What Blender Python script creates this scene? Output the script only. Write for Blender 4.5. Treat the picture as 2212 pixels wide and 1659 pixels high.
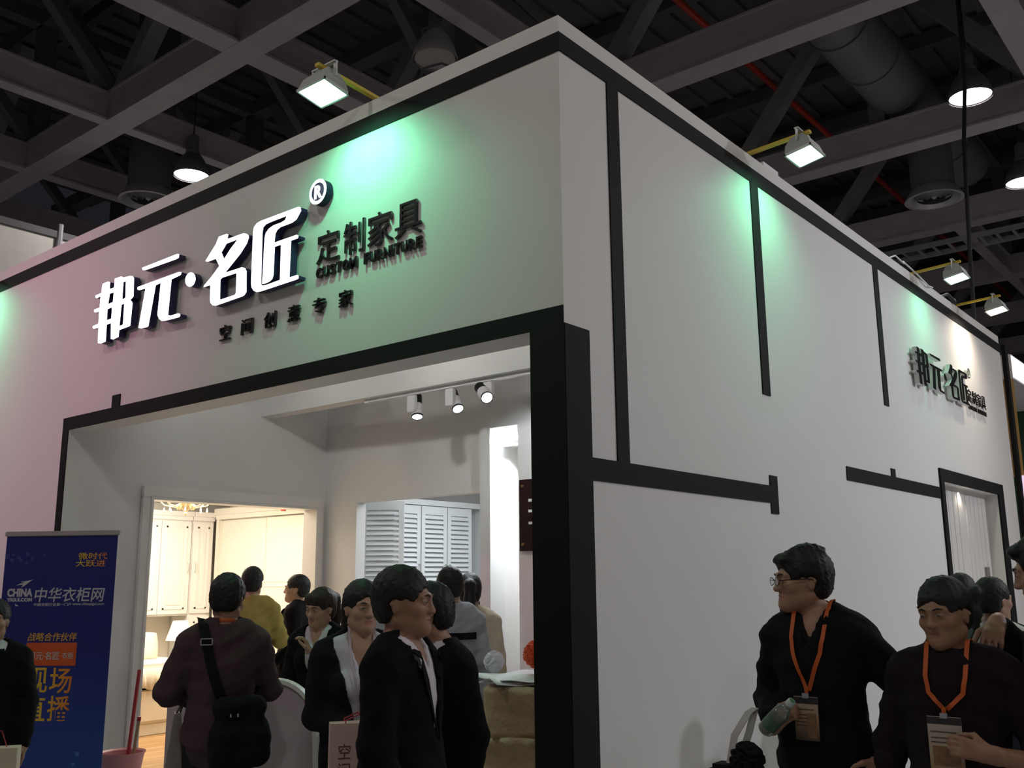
import bpy, bmesh, math, random
import numpy as np
from mathutils import Matrix, Vector

for _o in list(bpy.data.objects):
    bpy.data.objects.remove(_o)
scene = bpy.context.scene
col = scene.collection
random.seed(7)
PI = math.pi

# ------------------------------------------------------------------ camera
CAM = (2.768, -3.796, 1.62)
YAW, PITCH, ROLL = 0.68627, 0.20052, -0.00888
cam_data = bpy.data.cameras.new('camera')
cam_data.sensor_width = 36.0
cam_data.lens = 2087.52 / 2212 * 36.0
cam_data.clip_end = 200
cam = bpy.data.objects.new('camera', cam_data)
col.objects.link(cam)
_f = Vector((-math.sin(YAW) * math.cos(PITCH), math.cos(YAW) * math.cos(PITCH), math.sin(PITCH)))
_r = Vector((math.cos(YAW), math.sin(YAW), 0))
_u = _r.cross(_f)
_r2 = math.cos(ROLL) * _r + math.sin(ROLL) * _u
_u2 = -math.sin(ROLL) * _r + math.cos(ROLL) * _u
cam.matrix_world = Matrix(((_r2.x, _u2.x, -_f.x, CAM[0]), (_r2.y, _u2.y, -_f.y, CAM[1]),
                           (_r2.z, _u2.z, -_f.z, CAM[2]), (0, 0, 0, 1)))
scene.camera = cam

# ------------------------------------------------------------------ world and exposure
world = bpy.data.worlds.new('hall_air')
scene.world = world
world.use_nodes = True
world.node_tree.nodes['Background'].inputs[0].default_value = (0.75, 0.78, 1.0, 1)
world.node_tree.nodes['Background'].inputs[1].default_value = 0.012
scene.view_settings.view_transform = 'Standard'
scene.view_settings.look = 'None'
scene.view_settings.gamma = 1.0
scene.view_settings.use_curve_mapping = False
scene.view_settings.exposure = 0.22

P_HALL = 330.0          # each high bay lamp of the hall
P_FLOOD = 46.0          # each flood on the booth wall
P_BED = 66.0           # showroom ceiling light
P_BACK = 34.0           # louvre room

# ------------------------------------------------------------------ helpers
def mat(name, color, rough=0.6, metal=0.0, var=0.06, scale=6.0, bump=0.0, bscale=40.0,
        emit=None, strength=0.0, trans=0.0, spec=0.5, coat=0.0):
    m = bpy.data.materials.new(name)
    m.use_nodes = True
    nt = m.node_tree
    b = nt.nodes['Principled BSDF']
    tc = nt.nodes.new('ShaderNodeTexCoord')
    n = nt.nodes.new('ShaderNodeTexNoise')
    n.inputs['Scale'].default_value = scale
    n.inputs['Detail'].default_value = 4
    nt.links.new(tc.outputs['Object'], n.inputs['Vector'])
    mix = nt.nodes.new('ShaderNodeMixRGB')
    c = color
    mix.inputs[1].default_value = (c[0] * (1 - var), c[1] * (1 - var), c[2] * (1 - var), 1)
    mix.inputs[2].default_value = (min(1, c[0] * (1 + var)), min(1, c[1] * (1 + var)), min(1, c[2] * (1 + var)), 1)
    nt.links.new(n.outputs['Fac'], mix.inputs[0])
    nt.links.new(mix.outputs[0], b.inputs['Base Color'])
    b.inputs['Roughness'].default_value = rough
    b.inputs['Metallic'].default_value = metal
    b.inputs['Specular IOR Level'].default_value = spec
    if coat:
        b.inputs['Coat Weight'].default_value = coat
    if trans:
        b.inputs['Transmission Weight'].default_value = trans
    if bump:
        n2 = nt.nodes.new('ShaderNodeTexNoise')
        n2.inputs['Scale'].default_value = bscale
        n2.inputs['Detail'].default_value = 5
        nt.links.new(tc.outputs['Object'], n2.inputs['Vector'])
        bp = nt.nodes.new('ShaderNodeBump')
        bp.inputs['Strength'].default_value = bump
        bp.inputs['Distance'].default_value = 0.02
        nt.links.new(n2.outputs['Fac'], bp.inputs['Height'])
        nt.links.new(bp.outputs[0], b.inputs['Normal'])
    if emit:
        b.inputs['Emission Color'].default_value = (emit[0], emit[1], emit[2], 1)
        b.inputs['Emission Strength'].default_value = strength
    return m

def ramp_mat(name, stops, axis='Z', rough=0.5, lo=0.0, hi=1.0):
    """print with a colour gradient along one local axis"""
    m = mat(name, (.5, .5, .5), rough)
    nt = m.node_tree
    b = nt.nodes['Principled BSDF']
    tc = nt.nodes.new('ShaderNodeTexCoord')
    sp = nt.nodes.new('ShaderNodeSeparateXYZ')
    nt.links.new(tc.outputs['Object'], sp.inputs[0])
    mr = nt.nodes.new('ShaderNodeMapRange')
    mr.inputs['From Min'].default_value = lo
    mr.inputs['From Max'].default_value = hi
    nt.links.new(sp.outputs[axis], mr.inputs['Value'])
    cr = nt.nodes.new('ShaderNodeValToRGB')
    els = cr.color_ramp.elements
    els[0].position, els[0].color = stops[0][0], (*stops[0][1], 1)
    els[1].position, els[1].color = stops[-1][0], (*stops[-1][1], 1)
    for pos, c in stops[1:-1]:
        e = els.new(pos)
        e.color = (*c, 1)
    nt.links.new(mr.outputs[0], cr.inputs[0])
    nt.links.new(cr.outputs[0], b.inputs['Base Color'])
    return m

def fast_mesh(name, V, quads=None, tris=None, smooth=False):
    me = bpy.data.meshes.new(name)
    V = np.asarray(V, dtype=np.float32)
    me.vertices.add(len(V))
    me.vertices.foreach_set('co', V.ravel())
    q = np.zeros((0, 4), int) if quads is None else np.asarray(quads)
    t = np.zeros((0, 3), int) if tris is None else np.asarray(tris)
    loops = np.concatenate([q.ravel(), t.ravel()]).astype(np.int32)
    me.loops.add(len(loops))
    me.loops.foreach_set('vertex_index', loops)
    nq, ntr = len(q), len(t)
    starts = np.concatenate([np.arange(nq) * 4, nq * 4 + np.arange(ntr) * 3]).astype(np.int32)
    me.polygons.add(nq + ntr)
    me.polygons.foreach_set('loop_start', starts)
    if smooth:
        me.polygons.foreach_set('use_smooth', np.ones(nq + ntr, dtype=bool))
    me.update(calc_edges=True)
    me.validate()
    return me

def link(name, me, m=None, parent=None, world_parent=False):
    o = bpy.data.objects.new(name, me)
    col.objects.link(o)
    if m is not None:
        if isinstance(m, (list, tuple)):
            for k in m:
                me.materials.append(k)
        else:
            me.materials.append(m)
    if parent is not None:
        o.parent = parent
        if world_parent:
            o.matrix_parent_inverse = parent.matrix_basis.inverted()
    return o

def tag(o, label, cat, group=None):
    o['label'] = label
    o['category'] = cat
    if group:
        o['group'] = group
    return o

def thing(name, label, cat, loc=(0, 0, 0), rz=0.0, group=None):
    o = bpy.data.objects.new(name, None)
    o.empty_display_size = 0.1
    col.objects.link(o)
    o.location = loc
    o.rotation_euler = (0, 0, rz)
    return tag(o, label, cat, group)

class MB:
    """collects boxes, bars and tubes; build() links them as one mesh"""
    def __init__(s):
        s.bm = bmesh.new()
    def box(s, x0, x1, y0, y1, z0, z1, bev=0.0, M=None):
        c = [(x, y, z) for x in (x0, x1) for y in (y0, y1) for z in (z0, z1)]
        vs = [s.bm.verts.new(M @ Vector(v) if M else v) for v in c]
        fs = []
        for f in ((0, 1, 3, 2), (4, 6, 7, 5), (0, 4, 5, 1), (2, 3, 7, 6), (0, 2, 6, 4), (1, 5, 7, 3)):
            fs.append(s.bm.faces.new([vs[i] for i in f]))
        if bev:
            es = list({e for f in fs for e in f.edges})
            bmesh.ops.bevel(s.bm, geom=es, offset=bev, segments=2, affect='EDGES')
        return s
    def bar(s, a, b, w, h, up=(0, 0, 1)):
        a, b = Vector(a), Vector(b)
        d = (b - a).normalized()
        u = Vector(up)
        if abs(d.dot(u)) > 0.98:
            u = Vector((1, 0, 0))
        sx = d.cross(u).normalized()
        uz = sx.cross(d)
        pts = []
        for q in (a, b):
            for i, j in ((-1, -1), (1, -1), (1, 1), (-1, 1)):
                pts.append(s.bm.verts.new(q + sx * (i * w / 2) + uz * (j * h / 2)))
        f = s.bm.faces.new
        f(pts[0:4][::-1]); f(pts[4:8])
        for i in range(4):
            j = (i + 1) % 4
            f((pts[i], pts[j], pts[4 + j], pts[4 + i]))
        return s
    def ring(s, c, r, n, ax, ay):
        return [s.bm.verts.new(Vector(c) + ax * (r * math.cos(2 * PI * i / n)) + ay * (r * math.sin(2 * PI * i / n))) for i in range(n)]
    def tube(s, pts, r, n=8, cap=True):
        pts = [Vector(q) for q in pts]
        rs = r if isinstance(r, (list, tuple)) else [r] * len(pts)
        prev = None
        ref = None
        rings = []
        for i, q in enumerate(pts):
            d = (pts[min(i + 1, len(pts) - 1)] - pts[max(i - 1, 0)]).normalized()
            if ref is None:
                ref = Vector((0, 0, 1)) if abs(d.z) < 0.9 else Vector((1, 0, 0))
            ax = (ref - d * ref.dot(d)).normalized()
            ref = ax
            ay = d.cross(ax)
            rings.append(s.ring(q, rs[i], n, ax, ay))
        for A, B in zip(rings, rings[1:]):
            for i in range(n):
                j = (i + 1) % n
                s.bm.faces.new((A[i], A[j], B[j], B[i]))
        if cap:
            s.bm.faces.new(rings[0][::-1]); s.bm.faces.new(rings[-1])
        return s
    def lathe(s, prof, n=24, c=(0, 0, 0), M=None, cap=True):
        rings = []
        for r, z in prof:
            ring = []
            for i in range(n):
                v = Vector((c[0] + r * math.cos(2 * PI * i / n), c[1] + r * math.sin(2 * PI * i / n), c[2] + z))
                ring.append(s.bm.verts.new(M @ v if M else v))
            rings.append(ring)
        for A, B in zip(rings, rings[1:]):
            for i in range(n):
                j = (i + 1) % n
                s.bm.faces.new((A[i], A[j], B[j], B[i]))
        if cap:
            s.bm.faces.new(rings[0][::-1]); s.bm.faces.new(rings[-1])
        return s
    def prism(s, poly, a, b, place):
        """poly: 2d points; place(u, v, w) -> 3d point; extruded from w=a to w=b"""
        A = [s.bm.verts.new(place(u, v, a)) for u, v in poly]
        B = [s.bm.verts.new(place(u, v, b)) for u, v in poly]
        s.bm.faces.new(A); s.bm.faces.new(B[::-1])
        n = len(poly)
        for i in range(n):
            j = (i + 1) % n
            s.bm.faces.new((A[j], A[i], B[i], B[j]))
        return s
    def mesh(s, name, smooth=False, angle=None):
        bmesh.ops.recalc_face_normals(s.bm, faces=s.bm.faces)
        me = bpy.data.meshes.new(name)
        s.bm.to_mesh(me)
        s.bm.free()
        if smooth:
            me.polygons.foreach_set('use_smooth', np.ones(len(me.polygons), dtype=bool))
            me.set_sharp_from_angle(angle=angle or math.radians(40))
        return me
    def build(s, name, m, parent=None, smooth=False, world_parent=False):
        return link(name, s.mesh(name, smooth), m, parent, world_parent)

def struct(o):
    o['kind'] = 'structure'
    return o

def sbox(name, m, *b, bev=0.0, parent=None):
    o = MB().box(*b, bev=bev).build(name, m, parent)
    if parent is None:
        struct(o)
    return o

def copy_tree(o, parent=None):
    c = o.copy()
    col.objects.link(c)
    if parent is not None:
        c.parent = parent
    for ch in o.children:
        copy_tree(ch, c)
    return c

def spot(name, loc, target, power, color, angle, blend=0.5, radius=0.1, parent=None):
    l = bpy.data.lights.new(name, 'SPOT')
    l.energy = power
    l.color = color
    l.spot_size = angle
    l.spot_blend = blend
    l.shadow_soft_size = radius
    o = bpy.data.objects.new(name, l)
    col.objects.link(o)
    o.location = loc
    d = Vector(target) - Vector(loc)
    o.rotation_euler = d.to_track_quat('-Z', 'Y').to_euler()
    if parent is not None:
        o.parent = parent
        o.matrix_parent_inverse = parent.matrix_basis.inverted()
    return o

def area(name, loc, size, power, color, target=None, parent=None, sy=None):
    l = bpy.data.lights.new(name, 'AREA')
    l.energy = power
    l.color = color
    l.size = size
    if sy:
        l.shape = 'RECTANGLE'
        l.size_y = sy
    o = bpy.data.objects.new(name, l)
    col.objects.link(o)
    o.location = loc
    if target is not None:
        o.rotation_euler = (Vector(target) - Vector(loc)).to_track_quat('-Z', 'Y').to_euler()
    if parent is not None:
        o.parent = parent
        o.matrix_parent_inverse = parent.matrix_basis.inverted()
    return o

def text_data(txt, offset=0.0, depth=0.02, shear=0.0):
    """a text outline as mesh vertices: x 0..1, y 0..1 of its own box, z 0..depth"""
    cu = bpy.data.curves.new('lettering', 'FONT')
    cu.body = txt
    cu.size = 1.0
    cu.offset = offset
    cu.shear = shear
    cu.extrude = 0.5
    cu.resolution_u = 3
    ob = bpy.data.objects.new('lettering', cu)
    col.objects.link(ob)
    dg = bpy.context.evaluated_depsgraph_get()
    me = bpy.data.meshes.new_from_object(ob.evaluated_get(dg))
    bpy.data.objects.remove(ob)
    bpy.data.curves.remove(cu)
    n = len(me.vertices)
    co = np.zeros(n * 3, np.float32)
    me.vertices.foreach_get('co', co)
    co = co.reshape(-1, 3)
    return me, co

def text_obj(name, txt, m, x0, x1, z0, z1, place, depth, parent=None, offset=0.02, keep=None, shear=0.0):
    """lettering fitted to the box x0..x1, z0..z1 of a plane; place(u, v, w) maps to space.
    keep = reference text whose vertical extent is used, so that single letters share a baseline"""
    me, co = text_data(txt, offset, shear=shear)
    mn, mx = co.min(0), co.max(0)
    if keep:
        _, rc = text_data(keep, offset)
        mn = np.array([mn[0], rc[:, 1].min(), mn[2]])
        mx = np.array([mx[0], rc[:, 1].max(), mx[2]])
    sp = np.maximum(mx - mn, 1e-6)
    q = (co - mn) / sp
    u = x0 + q[:, 0] * (x1 - x0)
    v = z0 + q[:, 1] * (z1 - z0)
    w = q[:, 2] * depth
    out = np.array([place(a, b, c) for a, b, c in zip(u, v, w)], dtype=np.float32)
    me.vertices.foreach_set('co', out.ravel())
    me.update()
    me.materials.clear()
    return link(name, me, m, parent)

# ------------------------------------------------------------------ materials of the place
M = {}
M['white'] = mat('white_wall_paint', (0.76, 0.745, 0.72), 0.62, var=0.025, scale=2.0, bump=0.04, bscale=120)
M['inner'] = mat('lobby_wall_paint', (0.74, 0.745, 0.73), 0.62, var=0.025, scale=2.0, bump=0.04, bscale=120)
M['black'] = mat('black_board', (0.0045, 0.0045, 0.005), 0.7, var=0.2, scale=10, spec=0.25)
M['gloss'] = mat('white_lacquer', (0.80, 0.79, 0.76), 0.3, var=0.02)
M['cream'] = mat('cream_lacquer', (0.80, 0.76, 0.66), 0.35, var=0.03)
M['louvre'] = mat('white_louvre_paint', (0.74, 0.76, 0.76), 0.4, var=0.03)
M['steel'] = mat('grey_painted_steel', (0.37, 0.34, 0.38), 0.6, var=0.18, scale=3.0, bump=0.06, bscale=20)
M['steel_dark'] = mat('dark_painted_steel', (0.11, 0.108, 0.118), 0.7, var=0.2, scale=3.0)
M['steel_mid'] = mat('mid_painted_steel', (0.22, 0.21, 0.23), 0.65, var=0.2, scale=3.0)
M['deck'] = mat('roof_deck', (0.14, 0.135, 0.135), 0.85, var=0.35, scale=1.2)
M['duct'] = mat('duct_sheet', (0.16, 0.16, 0.17), 0.55, metal=0.3, var=0.12, scale=2)
M['redpipe'] = mat('red_pipe', (0.42, 0.035, 0.02), 0.5, var=0.15)
M['tray'] = mat('galvanised_tray', (0.42, 0.42, 0.46), 0.5, metal=0.4)
M['floor'] = mat('hall_carpet', (0.48, 0.47, 0.475), 0.95, var=0.15, scale=14, bump=0.2, bscale=200)
M['wood'] = mat('light_wood_floor', (0.55, 0.34, 0.16), 0.45, var=0.16, scale=5, bump=0.03)
M['hallwall'] = mat('hall_wall', (0.55, 0.53, 0.5), 0.8, var=0.12, scale=0.8)
M['yellow'] = mat('yellow_arm', (0.62, 0.44, 0.03), 0.5)
M['flood_body'] = mat('flood_housing', (0.5, 0.52, 0.5), 0.45, metal=0.2)
M['plaque'] = mat('dark_red_acrylic', (0.022, 0.006, 0.008), 0.15, var=0.1, coat=0.5)
M['whiteprint'] = mat('white_print', (0.8, 0.8, 0.8), 0.5, var=0.02)
M['brass'] = mat('brass', (0.75, 0.48, 0.2), 0.25, metal=1.0)
M['chrome'] = mat('chrome', (0.75, 0.76, 0.78), 0.15, metal=1.0)
M['kraft'] = mat('kraft_paper', (0.47, 0.345, 0.205), 0.42, var=0.16, scale=5, bump=1.0, bscale=13)
M['paper'] = mat('white_paper', (0.8, 0.8, 0.83), 0.6, var=0.03)
M['cable'] = mat('black_cable', (0.02, 0.02, 0.022), 0.6)
M['lampwhite'] = mat('spot_white', (0.72, 0.72, 0.74), 0.35)
M['lampblack'] = mat('heat_sink', (0.02, 0.02, 0.022), 0.4)

def emis(name, c, s):
    return mat(name, (0.8, 0.8, 0.8), 0.5, emit=c, strength=s, var=0.01)
M['e_lamp'] = emis('lamp_glow', (1.0, 0.93, 0.86), 14)
M['e_green'] = emis('flood_glow_green', (0.45, 1.0, 0.72), 9)
M['e_warm'] = emis('flood_glow_warm', (1.0, 0.82, 0.6), 9)
M['e_sign'] = emis('sign_glow', (0.93, 0.92, 1.0), 2.2)
M['e_spot'] = emis('spot_glow', (0.85, 0.93, 1.0), 6)

# ------------------------------------------------------------------ the hall
floor = sbox('floor', M['floor'], -24, 14, -14, 34, -0.1, 0.0)
struct(MB().box(-24.2, -24, -14, 34, 0, 11.5).build('wall_left', M['hallwall']))
struct(MB().box(-24, 14, 34, 34.2, 0, 13).build('wall_far', M['steel_dark']))
struct(MB().box(14, 14.2, -14, 34, 0, 13).build('wall_right_hall', M['hallwall']))
struct(MB().box(-24, 14, -14.2, -14, 0, 13).build('wall_near', M['hallwall']))
ceil = struct(MB().box(-24.2, 14.2, -14.2, 34.2, 13.0, 13.1).build('ceiling', M['deck']))
# deck ribs (the corrugated roof sheets)
rib = MB().box(-0.06, 0.06, -24, 24, -0.10, 0).mesh('deck_rib')
for i, x in enumerate(np.arange(-23.4, 13.8, 0.62)):
    o = link('deck_rib', rib, M['deck'] if i == 0 else None, ceil)
    o.location = (x, 10, 13.0)
purl = MB().box(-19, 19, -0.09, 0.09, -0.32, 0).mesh('purlin')
for i, y in enumerate(np.arange(-12.0, 33, 2.35)):
    o = link('purlin', purl, M['steel_dark'] if i == 0 else None, ceil)
    o.location = (-5, y, 12.9)

# ---- roof trusses: main ones run along x, lighter ones along y
XN = [-20.4, -17.4, -14.5, -11.6, -8.1, -5.2, -2.3, 0.5, 3.4, 6.3, 9.2, 12.1]
YN = [-10.6, -5.9, -1.2, 3.5, 8.2, 12.9, 17.6, 22.3, 27.0, 31.7]
ZB, ZT = 9.15, 11.9
def truss_x(y, label):
    t = thing('roof_truss', label, 'truss', (0, y, ZB), 0, 'main roof trusses')
    MB().box(-23.9, 13.9, -0.21, 0.21, -0.15, -0.11).box(-23.9, 13.9, -0.21, 0.21, 0.36, 0.40).box(-23.9, 13.9, -0.19, -0.15, -0.11, 0.36)\
        .box(-23.9, 13.9, 0.15, 0.19, -0.11, 0.36).build('bottom_chord', M['steel'], t)
    MB().box(-23.9, 13.9, -0.17, 0.17, ZT - ZB, ZT - ZB + 0.34).build('top_chord', M['steel_dark'], t)
    for i, x in enumerate(XN):
        if i % 2 == 0:
            MB().box(x - 0.14, x + 0.14, -0.14, 0.14, 0.38, ZT - ZB).build('post', M['steel_dark'], t)
            continue
        for j in (i - 1, i + 1):
            if 0 <= j < len(XN):
                xm = XN[j] * 0.72 + x * 0.28
                MB().bar((x + (0.16 if xm > x else -0.16), 0, 0.38), (xm, 0, ZT - ZB), 0.28, 0.28).build('diagonal', M['steel_mid'], t)
    return t
def truss_y(x, w, label, y0=-13.9, y1=33.9):
    t = thing('cross_truss', label, 'truss', (x, 0, ZB), 0, 'cross trusses of the roof')
    MB().box(-w / 2, w / 2, y0, y1, -0.145, -0.105).box(-w / 2, w / 2, y0, y1, 0.33, 0.36)\
        .box(-0.06, 0.06, y0, y1, -0.105, 0.33).build('bottom_chord', M['steel'], t)
    MB().box(-0.13, 0.13, y0, y1, ZT - ZB, ZT - ZB + 0.3).build('top_chord', M['steel_dark'], t)
    for a, b in zip(YN, YN[1:]):
        if a < y0 or b > y1:
            continue
        ym = (a + b) / 2
        MB().bar((0, a, 0.34), (0, ym, ZT - ZB), 0.2, 0.2).build('diagonal', M['steel_dark'], t)
        MB().bar((0, b, 0.34), (0, ym, ZT - ZB), 0.2, 0.2).build('diagonal', M['steel_dark'], t)
    return t
XL = {-10.6: 'grey steel roof truss furthest behind the viewer', -5.9: 'grey steel roof truss crossing the hall behind the viewer',
      -1.2: 'grey steel roof truss crossing in front of the booth at the top left corner',
      3.5: 'thick grey steel roof truss running from left edge to top above the lit sign',
      8.2: 'grey steel roof truss rising from behind the booth corner to the top edge',
      12.9: 'grey steel roof truss just behind the first green floodlight of the side wall',
      17.6: 'grey steel roof truss beside the ladder cable tray', 22.3: 'grey steel roof truss behind the second and third side floodlights',
      27.0: 'far grey steel roof truss near the right edge', 31.7: 'furthest grey steel roof truss at the end of the hall'}
for y in YN:
    truss_x(y, XL[y])
YL = {-11.6: 'light cross truss over the left end of the booth', -8.1: 'broad cross truss passing above the front green floodlight',
      -5.2: 'cross truss passing beside the unlit bell lamp', -2.3: 'cross truss meeting the tray truss at right',
      0.5: 'wide cross truss at the top right corner', -20.4: 'cross truss nearest the left hall wall', -17.4: 'second cross truss from the left hall wall',
      -14.5: 'third cross truss from the left hall wall', 3.4: 'first cross truss right of the wide one at the corner', 6.3: 'second cross truss right of the wide one at the corner',
      9.2: 'third cross truss right of the wide one at the corner', 12.1: 'cross truss nearest the right hall wall'}
for i, x in enumerate(XN):
    truss_y(x, 0.4 if x in (-8.1, 0.5) else 0.24, YL[x], 17.8 if x == -2.3 else -13.9, 8.0 if x == -5.2 else 33.9)

# ---- air duct, diffusers, red pipe, tray
t = thing('air_duct', 'large round grey air duct with ribbed joints under the roof at upper right', 'duct', (-1.95, 9.2, 10.2))
MB().tube([(0, -3, 0), (0, 8.0, 0)], 0.5, 28).build('duct_pipe', M['duct'], t, True)
for yy in (-1.0, 0.9, 2.3, 3.6, 5.0, 6.5):
    MB().tube([(0, yy - 0.03, 0), (0, yy + 0.03, 0)], 0.53, 28).build('joint_ring', M['duct'], t, True)
def diffuser(x, y, label, top=1.6):
    t = thing('air_diffuser', label, 'air vent', (x, y, 8.5), 0, 'round drop diffusers')
    MB().lathe([(0.38, 0.15), (0.38, top)], 24).build('drop_pipe', M['steel_dark'], t, True)
    MB().lathe([(0.40, 0.2), (0.5, 0.05), (0.52, 0.0), (0.46, 0.0), (0.36, 0.14)], 28, cap=False).build('rim', M['tray'], t, True)
    for r in (0.30, 0.2, 0.1):
        MB().lathe([(r, 0.03), (r + 0.05, 0.1), (r + 0.04, 0.1), (r - 0.01, 0.03)], 24, cap=False).build('vane_ring', M['duct'], t, True)
    MB().lathe([(0.02, 0.02), (0.08, 0.08)], 16).build('hub', M['tray'], t, True)
diffuser(-1.88, 14.35, 'round white-rimmed air diffuser hanging below the big duct at upper right')
diffuser(-12.97, 4.92, 'dark round air diffuser peeking over the sign wall at left', 4.5)
diffuser(-1.05, 20.2, 'far pale air diffuser at the right edge behind the floodlights', 4.5)
tag(MB().tube([(-4.35, -10, 11.2), (-4.35, 33, 11.2)], 0.06, 8).build('sprinkler_pipe', M['redpipe'], None, True),
    'red sprinkler pipe running under the roof deck at upper right', 'pipe')
t = thing('cable_tray', 'pale metal ladder cable tray under the roof at right', 'cable tray', (0, 18.6, 8.94))
for yy in (-0.35, 0.35):
    MB().box(-14, 12, yy - 0.02, yy + 0.02, -0.05, 0.07).build('side_rail', M['tray'], t)
rung = MB().box(-0.03, 0.03, -0.35, 0.35, -0.03, 0.0).mesh('rung')
for i, x in enumerate(np.arange(-6.0, 4, 0.33)):
    o = link('rung', rung, M['tray'] if i == 0 else None, t)
    o.location = (x, 0, 0)

# ---- high bay lamps of the hall
def bay_lamp(x, y, on, label, z=8.5):
    t = thing('bell_lamp', label, 'lamp', (x, y, z), 0, 'bell lamps hanging from the hall roof')
    MB().lathe([(0.30, 0.0), (0.31, 0.03), (0.27, 0.16), (0.19, 0.32), (0.13, 0.40), (0.12, 0.40), (0.18, 0.31), (0.26, 0.15), (0.29, 0.02)], 28, cap=False)\
        .build('shade', M['bellglass'] if not on else M['steel_dark'], t, True)
    MB().lathe([(0.12, 0.39), (0.12, 0.46), (0.09, 0.48), (0.09, 0.72), (0.07, 0.75)], 20).build('ballast', M['steel_dark'], t, True)
    MB().tube([(0, 0, 0.74), (0, 0, 13.0 - z)], 0.012, 6).build('cord', M['cable'], t)
    MB().lathe([(0.275, 0.02), (0.275, 0.035)], 28).build('lens', M['e_lamp'] if on else M['bellglass'], t, True)
    if on:
        spot('bell_lamp_light', (x, y, z - 0.02), (x, y, 0), P_HALL * (0.8 if x > 9 else 0.42 if x > 4.8 else 0.78 if y < 0 else 1.0), (1.0, 0.93, 0.88), math.radians(168), 0.2, 0.27, t)
M['bellglass'] = mat('bell_glass', (0.30, 0.30, 0.31), 0.35, var=0.05)
LAMPS = [(-11.38, 4.80, 1, 'lit bell lamp just above the front wall top at left'),
         (-5.54, 4.77, 0, 'unlit grey bell lamp beside the booth corner at top centre'),
         (-0.28, 10.6, 1, 'lit bell lamp on a long cord at upper right'),
         (-0.41, 14.57, 1, 'lit bell lamp cut by the right edge'),
         (5.5, 4.8, 1, 'bell lamp over the side aisle right of the viewer'), (5.8, 10.6, 1, 'bell lamp over the far part of the side aisle'),
         (-8.6, -4.6, 1, 'bell lamp over the front aisle left of the viewer'), (-1.6, -5.2, 1, 'bell lamp over the front aisle near the viewer'),
         (4.6, -6.0, 1, 'bell lamp behind the viewer'), (-14.1, -4.2, 1, 'bell lamp over the far left of the front aisle'),
         (10.8, 1.0, 1, 'bell lamp over the booths across the side aisle'), (10.8, 8.0, 1, 'bell lamp over the far booths across the side aisle'),
         (5.9, 17.0, 1, 'bell lamp over the far side aisle'), (-16.5, 12.0, 1, 'bell lamp behind the booth at left')]
for x, y, on, lab in LAMPS:
    bay_lamp(x, y, on, lab)
tag(MB().tube([(-0.13, 10.0, 13.0), (-0.2, 10.0, 8.5), (-0.30, 10.0, 7.6), (-0.37, 10.0, 6.15), (-0.43, 10.0, 4.62)], 0.028, 8).build('hanging_cable', M['cable'], None, True),
    'thick black cable hanging from the roof behind the side wall', 'cable')

nbw = thing('tall_partition', 'tall stained white partition of another stand behind the sign wall at far left', 'partition', (-13.4, 2.4, 0))
MB().box(-0.15, 0, 0, 7.5, 0, 7.5).build('board', mat('stained_white_board', (0.62, 0.6, 0.57), 0.8, var=0.22, scale=1.5), nbw)
MB().box(-0.2, 0.05, -0.05, 7.5, 7.5, 7.62).build('top_rail', M['steel_dark'], nbw)
MB().tube([(0.04, 1.15, 5.0), (0.04, 1.15, 7.75)], 0.05, 8).build('pipe', M['tray'], nbw, True)
# ------------------------------------------------------------------ the booth shell
H = 4.594
wf = MB()
wf.box(-9, 0, 0, 0.215, 2.872, H).box(-9, -5.09, 0, 0.215, 0, 2.872)
struct(wf.build('wall_front', M['white']))
wr = MB()
wr.box(-0.15, 0, 0.215, 6.27, 0, H).box(-0.15, 0, 8.40, 9.3, 0, H).box(-0.15, 0, 6.27, 8.40, 2.54, H)
struct(wr.build('wall_right', M['white']))
struct(MB().box(-9.2, -0.15, 9.15, 9.3, 0, H).build('wall_rear', M['white']))
struct(MB().box(-9.2, -9, 0, 9.15, 0, H).build('wall_end', M['white']))

def trim(n, *b):
    return sbox('trim_%d' % n, M['black'], *b)
e = 0.008
trim(1, -9, e, -e, 0.0, 4.383, 4.492)
trim(2, 0.0, e, 0.0, 9.3, 4.383, 4.492)
trim(3, -5.185, 0.0, -e, 0.0, 2.872, 2.978)
trim(4, -5.185, -5.09, -e, 0.0, 0.0, 2.872)
trim(5, -4.41, -4.29, -e, 0.0, 2.978, 3.075)
struct(MB().box(-0.213, 0.012, -0.012, 0.208, 0, 2.884, bev=0.003).build('trim_6', M['black']))
trim(7, 0, e, 0.445, 0.56, 2.225, 4.383)
trim(8, 0, e, 0.21, 2.285, 2.11, 2.225)
trim(9, 0, e, 2.285, 2.40, 2.04, 2.295)
trim(10, 0, e, 2.262, 2.382, 2.845, 4.383)
trim(11, 0, e, 4.73, 4.85, 3.10, 4.383)
trim(12, 0, e, 3.70, 6.16, 2.365, 2.475)
trim(13, 0, e, 4.75, 4.86, 2.475, 2.545)
trim(14, 0, e, 2.33, 2.44, 0.0, 1.47)
trim(15, 0, 0.02, 6.16, 6.27, 0, 2.54)
trim(16, 0, 0.02, 8.40, 8.62, 0, 2.54)
trim(17, 0, 0.02, 6.16, 8.62, 2.54, 2.665)

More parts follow.
